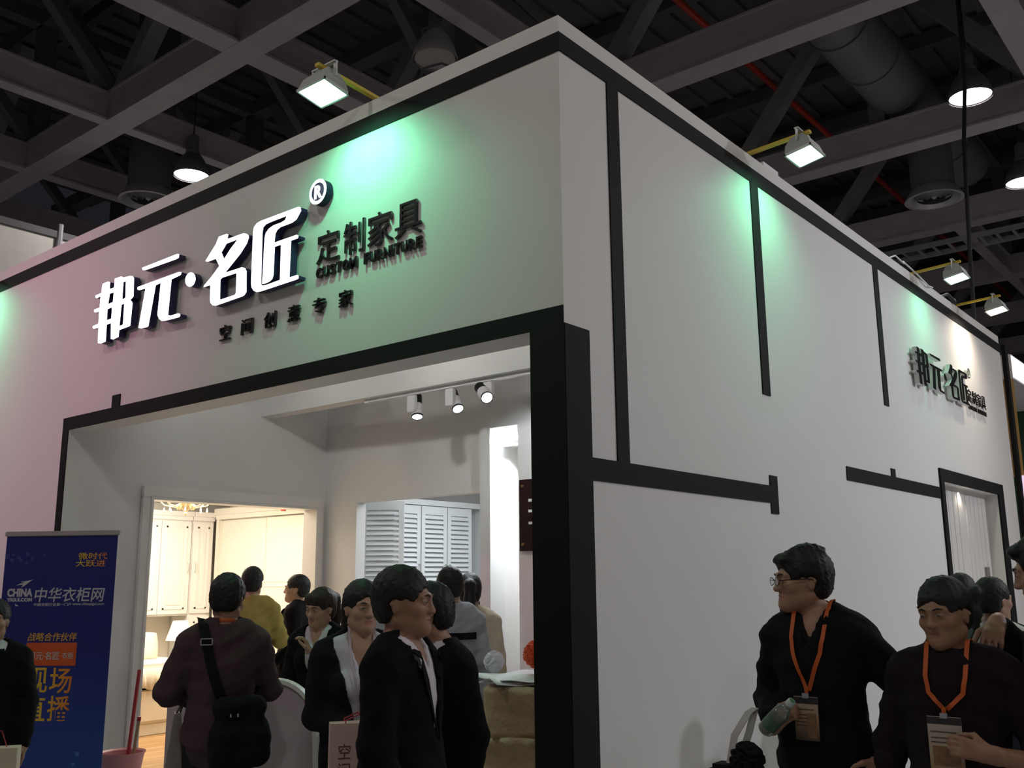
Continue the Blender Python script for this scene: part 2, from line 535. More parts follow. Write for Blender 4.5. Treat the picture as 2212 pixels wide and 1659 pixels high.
# ---- lobby walls (open to the hall roof)
HL = 4.4
wl = MB()
wl.box(-5.24, -5.09, 0.215, 0.76, 0, HL).box(-5.24, -5.09, 2.62, 2.85, 0, HL).box(-5.24, -5.09, 0.76, 2.62, 2.36, HL)
struct(wl.build('wall_lobby_left', M['inner']))
wb = MB()
wb.box(-5.09, -4.6, 2.73, 2.85, 0, HL).box(-4.6, -2.9, 2.73, 2.85, 2.40, HL).box(-2.9, -2.78, 2.66, 2.85, 0, HL)\
  .box(-2.78, -2.46, 2.66, 2.85, 2.95, HL).box(-2.46, -0.15, 2.66, 2.85, 0, HL)
struct(wb.build('wall_lobby_back', M['inner']))
sbox('trim_18', M['inner'], -5.09, -0.15, 1.9, 2.05, 3.22, 3.62)
for i, (x, w) in enumerate(((-4.2, 0.14), (-2.4, 0.14), (-1.0, 0.14))):
    sbox('trim_%d' % (19 + i), M['inner'], x - w, x + w, 0.215, 2.66, 4.2, 4.4)
# moulded casing of the showroom doorway
for n, b in ((22, (-5.09, -5.055, 0.68, 0.77, 0, 2.36)), (23, (-5.09, -5.055, 2.61, 2.69, 0, 2.36)), (24, (-5.09, -5.055, 0.68, 2.69, 2.36, 2.46))):
    sbox('trim_%d' % n, M['gloss'], *b, bev=0.008)
for n, b in ((25, (-5.26, -5.045, 0.757, 0.785, 0, 2.345)), (26, (-5.26, -5.045, 2.595, 2.622, 0, 2.345)), (27, (-5.26, -5.045, 0.757, 2.622, 2.343, 2.365))):
    sbox('trim_%d' % n, M['gloss'], *b, bev=0.004)
# tall lit niche
struct(MB().box(-2.80, -2.44, 3.05, 3.10, 0, 3.0).box(-2.80, -2.78, 2.85, 3.05, 0, 3.0).box(-2.46, -2.44, 2.85, 3.05, 0, 3.0).box(-2.8, -2.44, 2.85, 3.1, 2.95, 3.0)
       .build('wall_niche', M['gloss']))
t = thing('niche_spotlight', 'small white spotlight at the top of the bright tall niche', 'spotlight', (-2.52, 2.78, 2.90))
MB().lathe([(0.035, 0.0), (0.035, 0.05)], 16).build('housing', M['lampwhite'], t, True)
MB().lathe([(0.028, -0.002), (0.028, 0.001)], 16).build('lens', M['e_spot'], t)
area('niche_light', (-2.62, 2.93, 2.94), 0.25, 60, (0.88, 0.94, 1.0), (-2.62, 2.95, 0), t, 0.12)
spot('niche_beam', (-2.52, 2.78, 2.88), (-2.62, 3.05, 1.2), 160, (0.88, 0.94, 1.0), math.radians(100), 0.6, 0.03, t)
LOGO = {"bang":[[[-4.58,4.015],[-4.497,4.016],[-4.46,4.003],[-4.458,3.946],[-4.391,3.944],[-4.39,4.019],[-4.288,4.016],[-4.253,4.0],[-4.15,3.991],[-4.107,3.978],[-4.092,3.962],[-4.079,3.812],[-4.087,3.803],[-4.124,3.79],[-4.091,3.765],[-4.086,3.749],[-4.096,3.581],[-4.109,3.575],[-4.259,3.57],[-4.262,3.516],[-4.343,3.508],[-4.383,3.521],[-4.397,3.652],[-4.463,3.65],[-4.457,3.511],[-4.533,3.506],[-4.583,3.518],[-4.595,3.646],[-4.668,3.651],[-4.69,3.665],[-4.687,3.678],[-4.599,3.683],[-4.604,3.782],[-4.669,3.789],[-4.691,3.803],[-4.683,3.817],[-4.599,3.817],[-4.599,3.911],[-4.662,3.908],[-4.684,3.921],[-4.682,3.936],[-4.59,3.939],[-4.587,3.995]],[[-4.452,3.905],[-4.39,3.904],[-4.393,3.823],[-4.464,3.822]],[[-4.469,3.779],[-4.401,3.782],[-4.397,3.69],[-4.466,3.687]],[[-4.249,3.96],[-4.213,3.959],[-4.202,3.829],[-4.21,3.821],[-4.248,3.818]],[[-4.252,3.776],[-4.213,3.776],[-4.209,3.613],[-4.219,3.604],[-4.261,3.604]]],"yuan":[[[-3.981,4.021],[-3.496,4.023],[-3.464,4.012],[-3.467,3.988],[-3.5,3.983],[-3.934,3.99],[-3.975,4.0]],[[-4.031,3.875],[-3.447,3.874],[-3.418,3.863],[-3.422,3.85],[-3.436,3.844],[-3.548,3.836],[-3.564,3.565],[-3.53,3.554],[-3.429,3.553],[-3.401,3.542],[-3.402,3.525],[-3.417,3.521],[-3.601,3.527],[-3.648,3.535],[-3.688,3.559],[-3.712,3.592],[-3.712,3.62],[-3.696,3.838],[-3.763,3.835],[-3.829,3.527],[-3.846,3.523],[-3.929,3.526],[-3.973,3.538],[-3.911,3.839],[-3.996,3.843],[-4.028,3.854]]],"dot":[[[-3.228,3.768],[-3.23,3.782],[-3.236,3.797],[-3.246,3.81],[-3.259,3.822],[-3.275,3.83],[-3.293,3.836],[-3.31,3.838],[-3.327,3.836],[-3.342,3.83],[-3.353,3.821],[-3.36,3.81],[-3.363,3.796],[-3.362,3.782],[-3.355,3.767],[-3.345,3.754],[-3.331,3.742],[-3.315,3.734],[-3.298,3.728],[-3.28,3.726],[-3.264,3.729],[-3.249,3.734],[-3.238,3.743],[-3.231,3.755]]],"ming":[[[-2.964,4.031],[-2.868,4.029],[-2.847,4.018],[-2.855,3.988],[-2.668,3.985],[-2.634,3.973],[-2.606,3.955],[-2.602,3.935],[-2.623,3.898],[-2.691,3.841],[-2.859,3.742],[-2.668,3.739],[-2.629,3.725],[-2.61,3.697],[-2.601,3.55],[-2.619,3.533],[-2.642,3.527],[-2.954,3.52],[-2.995,3.531],[-3.023,3.555],[-3.03,3.578],[-3.037,3.687],[-3.121,3.688],[-3.114,3.701],[-3.026,3.749],[-2.939,3.808],[-2.986,3.871],[-3.078,3.87],[-3.115,3.881],[-3.106,3.892],[-2.996,3.982]],[[-2.862,3.955],[-2.734,3.955],[-2.813,3.906],[-2.883,3.848],[-2.919,3.903]],[[-2.915,3.702],[-2.891,3.712],[-2.728,3.71],[-2.722,3.568],[-2.735,3.556],[-2.907,3.554]]],"jiang":[[[-2.074,4.023],[-2.473,4.027],[-2.519,4.021],[-2.55,4.001],[-2.558,3.973],[-2.554,3.609],[-2.547,3.572],[-2.521,3.543],[-2.483,3.525],[-2.437,3.521],[-2.068,3.525],[-2.044,3.528],[-2.045,3.548],[-2.065,3.556],[-2.138,3.555],[-2.135,3.804],[-2.066,3.805],[-2.06,3.82],[-2.081,3.832],[-2.313,3.834],[-2.306,3.894],[-2.287,3.916],[-2.252,3.927],[-2.134,3.927],[-2.087,3.939],[-2.044,3.985],[-2.048,4.012]],[[-2.194,3.99],[-2.351,3.99],[-2.414,3.987],[-2.443,3.972],[-2.45,3.935],[-2.439,3.573],[-2.429,3.56],[-2.385,3.555],[-2.238,3.559],[-2.242,3.802],[-2.307,3.802],[-2.308,3.609],[-2.319,3.583],[-2.345,3.571],[-2.395,3.566],[-2.429,3.57],[-2.427,3.74],[-2.424,3.893],[-2.413,3.926],[-2.382,3.948],[-2.335,3.959],[-2.245,3.959],[-2.208,3.966]]]}

# ---- side doorway of the booth with two pale panels behind the frame
M['streak'] = mat('pale_streaked_panel', (0.72, 0.70, 0.66), 0.5, var=0.04)
_nt = M['streak'].node_tree
_mp = _nt.nodes.new('ShaderNodeMapping'); _mp.inputs['Scale'].default_value = (1, 9, 0.25)
_no = [n for n in _nt.nodes if n.type == 'TEX_NOISE'][0]
_tc = [n for n in _nt.nodes if n.type == 'TEX_COORD'][0]
_nt.links.new(_tc.outputs['Object'], _mp.inputs[0]); _nt.links.new(_mp.outputs[0], _no.inputs['Vector'])
d1 = struct(MB().box(-0.145, -0.125, 6.27, 8.40, 0, 0.04).box(-0.145, -0.125, 6.27, 8.40, 2.50, 2.54).build('door_1', M['gloss']))
def ridged(y0, y1, x):
    mb = MB()
    n = 12
    w = (y1 - y0) / n
    for k in range(n):
        mb.box(x - 0.02, x - (0.004 if k % 2 else 0.0), y0 + k * w, y0 + (k + 1) * w, 0.04, 2.50)
    return mb
ridged(6.28, 7.30, -0.105).build('door_panel', M['streak'], d1)
ridged(7.31, 8.30, -0.115).build('door_panel', M['streak'], d1)
MB().box(-0.13, -0.095, 7.98, 8.12, 1.42, 1.72, bev=0.004).build('door_handle', mat('taupe_plate', (0.23, 0.2, 0.19), 0.5), d1)
spot('panel_lamp', (-0.09, 7.2, 2.49), (-0.118, 7.1, 1.0), 5, (1.0, 0.9, 0.7), math.radians(150), 0.6, 0.02)

# ------------------------------------------------------------------ louvre room behind the lobby
rr = MB()
rr.box(-5.4, -1.2, 5.6, 5.7, 0, 2.8).box(-5.5, -5.4, 2.85, 5.7, 0, 2.8).box(-1.3, -1.2, 2.85, 5.6, 0, 2.8)
struct(rr.build('wall_louvre_room', M['gloss']))
sbox('ceiling_louvre_room', M['gloss'], -5.5, -1.2, 2.85, 5.7, 2.8, 2.85)
area('louvre_room_light', (-3.3, 3.7, 2.78), 1.6, P_BACK, (0.87, 0.94, 1.0), (-3.3, 3.7, 0), None, 1.2)
sbox('trim_28', mat('honey_wood', (0.75, 0.45, 0.12), 0.5), -2.99, -2.94, 2.86, 3.2, 0, 2.40)

def louvre_door(parent, w, h, name='door', flip=False):
    """local: x 0..w, z 0..h, faces -y"""
    st = 0.055
    d = MB().box(0, st, 0, 0.022, 0, h).box(w - st, w, 0, 0.022, 0, h).box(st, w - st, 0, 0.022, 0, 0.09).box(st, w - st, 0, 0.022, h - 0.09, h)\
        .build(name, M['louvre'], parent)
    n = 15
    ph = (h - 0.18) / n
    sl = MB().bar((st - 0.004, 0.010, 0), (w - st + 0.004, 0.010, 0), 0.056, 0.006, up=(0, -0.80, 0.6)).mesh('slat')
    for k in range(n):
        s_ = link('slat', sl, M['louvre'] if k == 0 else None, d)
        s_.location = (0, 0, 0.09 + ph * (k + 0.5))
    hx = st / 2 if flip else w - st / 2
    hd = MB().tube([(hx, -0.004, 0.18), (hx, -0.03, 0.2), (hx, -0.03, 0.3), (hx, -0.004, 0.32)], 0.006, 8)
    hd.build('handle', M['chrome'], d, True)
    return d
lc = thing('louvre_cabinet', 'white wall cabinet with louvred doors, one standing open, in the bright back room', 'cabinet', (-4.75, 2.93, 0))
MB().box(-0.47, 0.0, 0.0, 0.02, 1.45, 2.5).box(-0.47, 0.0, 1.90, 1.94, 0, 2.5).box(-0.35, 0, 0, 1.94, 2.44, 2.50).box(-0.47, 0, 0.02, 1.90, 1.45, 1.49)\
    .box(-0.47, -0.45, 0, 1.94, 0, 2.5).box(-0.47, 0, 0.0, 1.94, 0.0, 0.75).build('carcass', M['louvre'], lc)
MB().box(-0.448, -0.44, 0.02, 1.9, 0.75, 1.45).build('recess_back', mat('grey_recess', (0.22, 0.23, 0.24), 0.6), lc)
for k in range(4):
    y = 0.47 + k * 0.415 - 0.01
    if k == 3:
        continue
    d = louvre_door(lc, 0.40, 0.95, 'door', flip=(k == 2))
    d.location = (0.002, y, 1.48)
    d.rotation_euler = (0, 0, PI / 2)
d = louvre_door(lc, 0.44, 0.95, 'door')
d.location = (0.0, 0.0, 1.48)
d.rotation_euler = (0, 0, math.atan2(0.27, 0.35))

# ------------------------------------------------------------------ bright bedroom showroom left of the lobby
bw = MB()
bw.box(-8.95, -8.9, 0.3, 4.25, 0, 2.7).box(-8.9, -5.24, 4.2, 4.25, 0, 2.7).box(-8.9, -5.24, 0.3, 0.35, 0, 2.7).box(-5.56, -5.52, 2.85, 4.2, 0, 2.7).box(-5.56, -5.24, 2.85, 2.88, 0, 2.7)
struct(bw.build('wall_showroom', M['cream']))
sbox('ceiling_showroom', mat('showroom_ceiling', (0.62, 0.55, 0.5), 0.7), -8.95, -5.24, 0.3, 4.25, 2.66, 2.7)
fl = sbox('floor_showroom', M['wood'], -8.95, -5.09, 0.3, 4.25, 0.0, 0.012)
pk = MB().box(-0.058, 0.058, -1.9, 1.9, 0.0, 0.004).mesh('plank')
WD = [M['wood'], mat('light_wood_plank', (0.50, 0.30, 0.135), 0.45, var=0.14, scale=4), mat('pale_wood_plank', (0.60, 0.38, 0.19), 0.45, var=0.14, scale=4)]
pks = [pk, pk.copy(), pk.copy()]
for k_, m_ in zip(pks, WD):
    k_.materials.append(m_)
for k in range(31):
    o = link('plank', pks[(k * 7 + k // 3) % 3], None, fl)
    o.location = (-8.86 + 0.12 * k, 2.27, 0.0115)
area('showroom_light', (-6.5, 2.2, 2.64), 1.8, P_BED, (1.0, 0.86, 0.68), (-6.5, 2.2, 0), None, 1.6)
area('showroom_light_cabinet', (-7.6, 1.9, 2.6), 0.5, P_BED * 0.45, (1.0, 0.95, 0.86), (-8.5, 2.6, 1.6))

def panel_door(parent, w, h, th=0.02, hx=None, hz=0.5, name='door'):
    """local: x 0..w, z 0..h, faces -y; raised panel"""
    d = MB().box(0, w, 0, th, 0, h, bev=0.003).build(name, M['gloss'], parent)
    mb = MB()
    b = 0.06
    mb.box(b, w - b, -0.008, 0, b, b + 0.02).box(b, w - b, -0.008, 0, h - b - 0.02, h - b).box(b, b + 0.02, -0.008, 0, b, h - b).box(w - b - 0.02, w - b, -0.008, 0, b, h - b)
    mb.build('moulding', M['gloss'], d)
    MB().box(b + 0.05, w - b - 0.05, -0.007, 0, b + 0.05, h - b - 0.05, bev=0.003).build('raised_panel', M['gloss'], d)
    if hx is not None:
        MB().tube([(hx, 0, hz - 0.07), (hx, -0.03, hz - 0.05), (hx, -0.035, hz), (hx, -0.03, hz + 0.05), (hx, 0, hz + 0.07)], 0.006, 8).build('handle', M['chrome'], d, True)
    return d
wc = thing('wall_cabinet', 'white panelled wall cabinet above the bed in the bright showroom', 'cabinet', (-8.5, 1.2, 0))
MB().box(-0.38, 0, 0.0, 2.16, 1.22, 2.42).build('carcass', M['gloss'], wc)
MB().box(-0.38, 0.03, 0.0, 2.16, 2.42, 2.47).box(-0.38, 0.06, 0, 2.16, 2.47, 2.53).build('cornice', M['gloss'], wc)
for k in range(5):
    d = panel_door(wc, 0.42, 1.16, hx=0.385 if k % 2 == 0 else 0.035, hz=0.58)
    d.location = (0.022, 0.02 + k * 0.428, 1.24)
    d.rotation_euler = (0, 0, PI / 2)
tcab = thing('corner_cabinet', 'tall narrow white panelled cabinet in the showroom corner', 'cabinet', (-8.5, 3.37, 0))
MB().box(-0.38, 0, 0.0, 0.32, 0.0, 2.42).build('carcass', M['gloss'], tcab)
MB().box(-0.38, 0.03, 0.0, 0.32, 2.42, 2.47).box(-0.38, 0.06, 0, 0.32, 2.47, 2.53).build('cornice', M['gloss'], tcab)
d = panel_door(tcab, 0.29, 1.16, hx=0.035, hz=0.58); d.location = (0.022, 0.015, 1.24); d.rotation_euler = (0, 0, PI / 2)
d = panel_door(tcab, 0.29, 1.14, hx=0.035, hz=0.9); d.location = (0.022, 0.015, 0.06); d.rotation_euler = (0, 0, PI / 2)
wd = thing('wardrobe', 'cream sliding-door wardrobe at the back of the bright showroom', 'wardrobe', (-8.44, 3.7, 0))
MB().box(0, 3.15, 0.06, 0.48, 0, 2.44).build('carcass', M['cream'], wd)
MB().box(0, 3.15, -0.02, 0.48, 2.44, 2.50).box(0, 3.15, -0.05, 0.48, 2.50, 2.58).build('cornice', M['cream'], wd)
for x in (0.0, 3.09):
    MB().box(x, x + 0.06, -0.01, 0.06, 0, 2.44).build('side_stile', M['cream'], wd)
for k, (x0, x1, yy) in enumerate(((0.06, 1.07, 0.03), (1.05, 2.07, 0.005), (2.05, 3.09, 0.03))):
    s_ = MB().box(x0, x1, yy, yy + 0.02, 0.05, 2.42).build('sliding_door', M['cream'], wd)
    MB().box(x0, x0 + 0.02, yy - 0.01, yy, 0.05, 2.42).box(x1 - 0.02, x1, yy - 0.01, yy, 0.05, 2.42).build('door_stile', M['cream'], s_)
    if k:
        for z in (1.05, 1.57):
            MB().box(x0 + 0.02, x1 - 0.02, yy - 0.008, yy, z, z + 0.015).box(x0 + 0.02, x1 - 0.02, yy - 0.008, yy, z + 0.06, z + 0.075).build('mid_rail', M['cream'], s_)

# bed, pillow, lamp
linen = mat('cream_linen', (0.78, 0.72, 0.6), 0.8, var=0.05, bump=0.3, bscale=14)
bed = thing('bed', 'cream upholstered bed with a ruffled cover in the bright showroom', 'bed', (-8.45, 0.72, 0.012))
MB().box(0.05, 1.22, 0, 2.05, 0, 0.13, bev=0.01).build('plinth', M['cream'], bed)
MB().box(0.0, 1.26, 0, 2.1, 0.13, 0.50, bev=0.03).build('base', linen, bed)
MB().box(0.0, 1.28, 0, 2.1, 0.48, 0.75, bev=0.05).build('mattress', mat('white_cover', (0.82, 0.8, 0.74), 0.85, bump=0.3, bscale=20), bed, True)
rf = MB()
n = 90
prev = None
for k in range(n + 1):
    y = 2.1 * k / n
    wob = 0.018 * math.sin(k * 1.7) + 0.01 * math.sin(k * 0.9 + 1)
    a = rf.bm.verts.new((1.285, y, 0.70)); b = rf.bm.verts.new((1.30 + wob, y, 0.60)); c = rf.bm.verts.new((1.31 + 1.5 * wob, y, 0.50 + 0.015 * math.sin(k * 0.6)))
    if prev:
        rf.bm.faces.new((prev[0], a, b, prev[1])); rf.bm.faces.new((prev[1], b, c, prev[2]))
    prev = (a, b, c)
fr = rf.build('ruffle', linen, bed, True)
fr.modifiers.new('thick', 'SOLIDIFY').thickness = 0.006
def cushion(w, h, d):
    me_v, q = [], []
    n = 14
    for side in (1, -1):
        for i in range(n + 1):
            for j in range(n + 1):
                u, v = i / n * 2 - 1, j / n * 2 - 1
                k = (1 - u ** 4) * (1 - v ** 4)
                me_v.append((u * w / 2 * (1 - 0.08 * (v * v)), side * d / 2 * k ** 0.6, v * h / 2 * (1 - 0.08 * u * u)))
    N = (n + 1) ** 2
    for s_ in (0, 1):
        for i in range(n):
            for j in range(n):
                a = s_ * N + i * (n + 1) + j
                f = (a, a + 1, a + n + 2, a + n + 1)
                q.append(f if s_ == 0 else f[::-1])
    return fast_mesh('cushion', me_v, q, smooth=True)
pl = thing('pillow', 'plump cream pillow propped up on the showroom bed', 'pillow', (-7.95, 2.42, 0.74), math.radians(75))
o = link('pillow_case', cushion(0.42, 0.34, 0.16), linen, pl); o.location = (0, 0, 0.16); o.rotation_euler = (math.radians(-15), 0, 0)
MB().box(-0.12, 0.12, -0.012, 0.0, -0.17, -0.165).build('piping', linen, o)
lt = thing('bedside_table', 'cream bedside table behind the showroom bed', 'table', (-8.25, 3.02, 0.012))
MB().box(-0.2, 0.2, -0.02, 0.33, 0.52, 0.56, bev=0.005).build('table_top', M['cream'], lt)
MB().box(-0.19, 0.19, 0.0, 0.32, 0.05, 0.52).build('body', M['cream'], lt)
MB().box(-0.17, 0.17, -0.015, 0.0, 0.3, 0.5).build('drawer', M['cream'], lt)
la = thing('table_lamp', 'lit bedside lamp with a white tapered fabric shade', 'lamp', (-8.1, 3.03, 0.572))
MB().lathe([(0.07, 0.0), (0.07, 0.02), (0.02, 0.04), (0.03, 0.12), (0.045, 0.18), (0.02, 0.26), (0.012, 0.36), (0.012, 0.42)], 20).build('base', M['gloss'], la, True)
MB().lathe([(0.165, 0.37), (0.09, 0.60), (0.085, 0.60), (0.16, 0.37)], 28, cap=False).build('lamp_shade', mat('lamp_shade', (0.85, 0.8, 0.7), 0.8, emit=(1, 0.88, 0.7), strength=0.35), la, True)
# chandelier
gold = mat('pale_gold', (0.75, 0.62, 0.35), 0.35, metal=0.7)
ch = thing('chandelier', 'pale gold chandelier hanging at the top of the showroom doorway', 'chandelier', (-6.6, 2.07, 2.34))
MB().lathe([(0.008, 0.0), (0.02, 0.015), (0.012, 0.035), (0.03, 0.05), (0.06, 0.10), (0.08, 0.14), (0.05, 0.18), (0.03, 0.22), (0.03, 0.32)], 20).build('stem', gold, ch, True)
for k in range(8):
    a = k * PI / 4 + 0.2
    c, s_ = math.cos(a), math.sin(a)
    arm = MB().tube([(0.04 * c, 0.04 * s_, 0.13), (0.13 * c, 0.13 * s_, 0.085), (0.22 * c, 0.22 * s_, 0.10), (0.27 * c, 0.27 * s_, 0.15)], 0.008, 7).build('arm', gold, ch, True)
    MB().lathe([(0.0, 0.0), (0.035, 0.01), (0.04, 0.02), (0.012, 0.025), (0.012, 0.08)], 12, c=(0.27 * c, 0.27 * s_, 0.15)).build('candle_cup', gold, arm, True)
    MB().lathe([(0.002, -0.06), (0.012, -0.045), (0.008, -0.02), (0.002, 0.0)], 8, c=(0.22 * c, 0.22 * s_, 0.08)).build('drop', M['gloss'], arm, True)
    MB().tube([(0.05 * c, 0.05 * s_, 0.11), (0.085 * c, 0.085 * s_, 0.06), (0.10 * c, 0.10 * s_, 0.10)], 0.012, 6).build('leaf', gold, arm, True)
t = thing('ceiling_spotlight', 'small dark red spotlight on the showroom wardrobe cornice', 'spotlight', (-6.52, 3.3, 2.44))
MB().lathe([(0.03, 0.0), (0.035, 0.06), (0.02, 0.1)], 14).build('housing', M['redpipe'], t, True)
MB().tube([(0, 0, 0.1), (-0.05, 0, 0.16), (-0.05, 0, 0.22)], 0.008, 6).build('bracket', M['cable'], t)

# ------------------------------------------------------------------ track spotlights under the lobby beam
tr = thing('light_track', 'white light track under the lobby beam', 'track', (-2.85, 1.975, 3.19))
MB().box(-0.78, 1.45, -0.018, 0.018, 0.0, 0.03).build('rail', M['lampwhite'], tr)
MB().box(-0.8, -0.74, -0.022, 0.022, -0.004, 0.03).build('feed_box', M['lampwhite'], tr)
def track_spot(x, aim, label, z=3.19, back=True):
    t = thing('track_spotlight', label, 'spotlight', (x, 1.975, z), 0, 'spotlights on the lobby track')
    MB().box(-0.045, 0.045, -0.02, 0.02, -0.15, -0.005, bev=0.004).build('gear_box', M['lampwhite'], t)
    MB().tube([(0, 0, -0.006), (0, 0, 0.01)], 0.012, 8).build('stem', M['lampwhite'], t)
    d = Vector(aim).normalized()
    c = Vector((0.0, 0.06 if back else -0.06, -0.105))
    q = d.to_track_quat('Z', 'Y').to_matrix().to_4x4()
    Mx = Matrix.Translation(c) @ q
    MB().lathe([(0.045, -0.03), (0.05, -0.028), (0.05, 0.085), (0.047, 0.088)], 24, M=Mx).build('barrel', M['lampwhite'], t, True)
    hs = MB()
    for k in range(6):
        hs.lathe([(0.046, -0.125 + k * 0.016), (0.046, -0.117 + k * 0.016)], 20, M=Mx)
    hs.lathe([(0.03, -0.125), (0.03, -0.03)], 16, M=Mx).build('heat_sink', M['lampblack'], t)
    MB().lathe([(0.051, 0.08), (0.051, 0.094), (0.044, 0.094), (0.044, 0.08)], 24, M=Mx, cap=False).build('front_ring', M['lampblack'], t, True)
    MB().lathe([(0.044, 0.085), (0.044, 0.089)], 24, M=Mx).build('lens', M['e_spot'], t)
    wl_ = Vector((x, 1.975, z)) + c + d * 0.11
    spot('track_beam', wl_, wl_ + d, 26, (0.9, 0.95, 1.0), math.radians(58), 0.7, 0.03, t)
track_spot(-3.07, (0.30, -0.25, -0.90), 'first track spotlight from the left, tilted almost straight down')
track_spot(-2.62, (0.55, -0.25, -0.75), 'middle track spotlight tilted to the right')
track_spot(-1.50, (-0.72, 0.62, -0.42), 'fourth track spotlight hidden behind the black corner pillar')
track_spot(-2.20, (0.72, -0.42, -0.55), 'track spotlight nearest the black corner pillar, turned well to the right', back=False)

# added lamps, unseen behind the fascia, to brighten the lobby walls
for k, (x, tg, lab) in enumerate(((-4.0, (-5.09, 2.2, 2.6), 'left'), (-2.7, (-3.4, 2.7, 2.9), 'middle'), (-1.3, (-2.2, 2.66, 2.6), 'right'))):
    t = thing('added_fascia_spotlight', 'added white spotlight on the inside of the fascia, %s one' % lab, 'spotlight', (x, 0.27, 3.75), 0, 'added spotlights inside the fascia')
    MB().box(-0.05, 0.05, -0.055, 0.0, -0.06, 0.06, bev=0.004).build('mount', M['lampwhite'], t)
    q = (Vector(tg) - Vector((x, 0.36, 3.75))).to_track_quat('Z', 'Y').to_matrix().to_4x4()
    MB().lathe([(0.045, -0.06), (0.05, -0.05), (0.05, 0.07), (0.047, 0.075)], 20, M=Matrix.Translation((0, 0.09, 0)) @ q).build('barrel', M['lampwhite'], t, True)
    MB().lathe([(0.042, 0.074), (0.042, 0.078)], 20, M=Matrix.Translation((0, 0.09, 0)) @ q).build('lens', M['e_spot'], t)
    L_ = Vector((x, 0.36, 3.75)) + (Vector(tg) - Vector((x, 0.36, 3.75))).normalized() * 0.1
    spot('added_fascia_beam', L_, tg, (11, 24, 24)[k], (1.0, 0.97, 0.92), math.radians(120), 0.9, 0.05, t)

# ------------------------------------------------------------------ plaque behind the pillar
pq = thing('wall_plaque', 'dark red acrylic plaque with white lettering half hidden by the black pillar', 'plaque', (-2.42, 2.62, 1.86))
MB().box(0, 0.5, 0.0, 0.012, 0, 0.60, bev=0.002).build('plate', M['plaque'], pq)
for x in (0.04, 0.46):
    for z in (0.055, 0.545):
        MB().tube([(x, -0.01, z), (x, 0.04, z)], 0.012, 12).build('stud', M['brass'], pq, True)
for z in (0.41, 0.32, 0.22):
    for k in range(6):
        MB().box(0.1 + k * 0.055, 0.14 + k * 0.055, -0.002, 0.0, z, z + 0.022).build('lettering', M['whiteprint'], pq)

# ------------------------------------------------------------------ flood lights on arms above the walls
def flood(base, out, glow, colr, label, power, aim, dist=0.40, z=4.5):
    """base: point on the wall top, out: unit vector away from the wall"""
    bx, by = base
    ox, oy = out
    ang = math.atan2(oy, ox)
    t = thing('flood_light', label, 'floodlight', (bx, by, H), ang, 'floodlights on arms along the wall top')
    # local x points away from the wall
    MB().bar((-0.25, 0, 0.03), (dist + 0.06, 0, 0.07), 0.035, 0.02).build('arm', M['yellow'], t)
    MB().box(-0.3, -0.05, -0.05, 0.05, 0.0, 0.03).build('clamp', M['steel'], t)
    MB().bar((dist, -0.1, -0.02), (dist, -0.1, 0.08), 0.03, 0.008).bar((dist, 0.1, -0.02), (dist, 0.1, 0.08), 0.03, 0.008)\
        .bar((dist, -0.105, 0.08), (dist, 0.105, 0.08), 0.03, 0.008).build('yoke', M['flood_body'], t)
    Mx = Matrix.Translation((dist, 0, -0.05)) @ Matrix.Rotation(math.radians(-10), 4, 'Y')
    bdy = MB()
    # tapered housing: narrow back on top, wide front glass below
    vs = []
    for z0, sx, sy in ((0.09, 0.045, 0.07), (0.03, 0.085, 0.10), (-0.04, 0.095, 0.125)):
        vs.append([bdy.bm.verts.new(Mx @ Vector((a * sx, b * sy, z0))) for a, b in ((-1, -1), (1, -1), (1, 1), (-1, 1))])
    bdy.bm.faces.new(vs[0])
    for A, B in zip(vs, vs[1:]):
        for i in range(4):
            bdy.bm.faces.new((A[i], A[(i + 1) % 4], B[(i + 1) % 4], B[i]))
    bdy.bm.faces.new(vs[2][::-1])
    bdy.build('housing', M['flood_body'], t)
    MB().box(-0.1, 0.1, -0.13, -0.118, -0.052, -0.036, M=Mx).box(-0.1, 0.1, 0.118, 0.13, -0.052, -0.036, M=Mx)\
        .box(-0.1, -0.088, -0.13, 0.13, -0.052, -0.036, M=Mx).box(0.088, 0.1, -0.13, 0.13, -0.052, -0.036, M=Mx).build('bezel', M['flood_body'], t)
    MB().box(-0.088, 0.088, -0.118, 0.118, -0.044, -0.041, M=Mx).build('glass', glow, t)
    c, s_ = math.cos(ang), math.sin(ang)
    L = Mx @ Vector((0, 0, -0.06))
    wl_ = (bx + c * L.x - s_ * L.y, by + s_ * L.x + c * L.y, H + L.z)
    spot('flood_beam', wl_, aim, power, colr, math.radians(150), 1.0, 0.06, t)
GR = (0.18, 1.0, 0.50)
flood((-1.48, 0.03), (0, -1), M['e_green'], GR, 'green-lit floodlight on an arm above the main sign', P_FLOOD, (-1.48, 0, 3.75))
flood((-7.0, 0.03), (0, -1), M['e_green'], GR, 'green-lit floodlight above the left end of the front wall', P_FLOOD, (-7.0, 0, 3.75))
flood((-0.03, 2.36), (1, 0), M['e_green'], GR, 'green-lit floodlight on the side wall nearest the corner', P_FLOOD * 0.55, (0, 2.42, 3.7))
flood((-0.03, 6.05), (1, 0), M['e_green'], GR, 'small green-lit floodlight above the start of the side sign', P_FLOOD * 0.35, (0, 6.1, 3.7))
flood((-0.03, 7.6), (1, 0), M['e_warm'], (1.0, 0.86, 0.68), 'warm white floodlight above the end of the side sign', P_FLOOD * 1.1, (0, 7.6, 3.7))
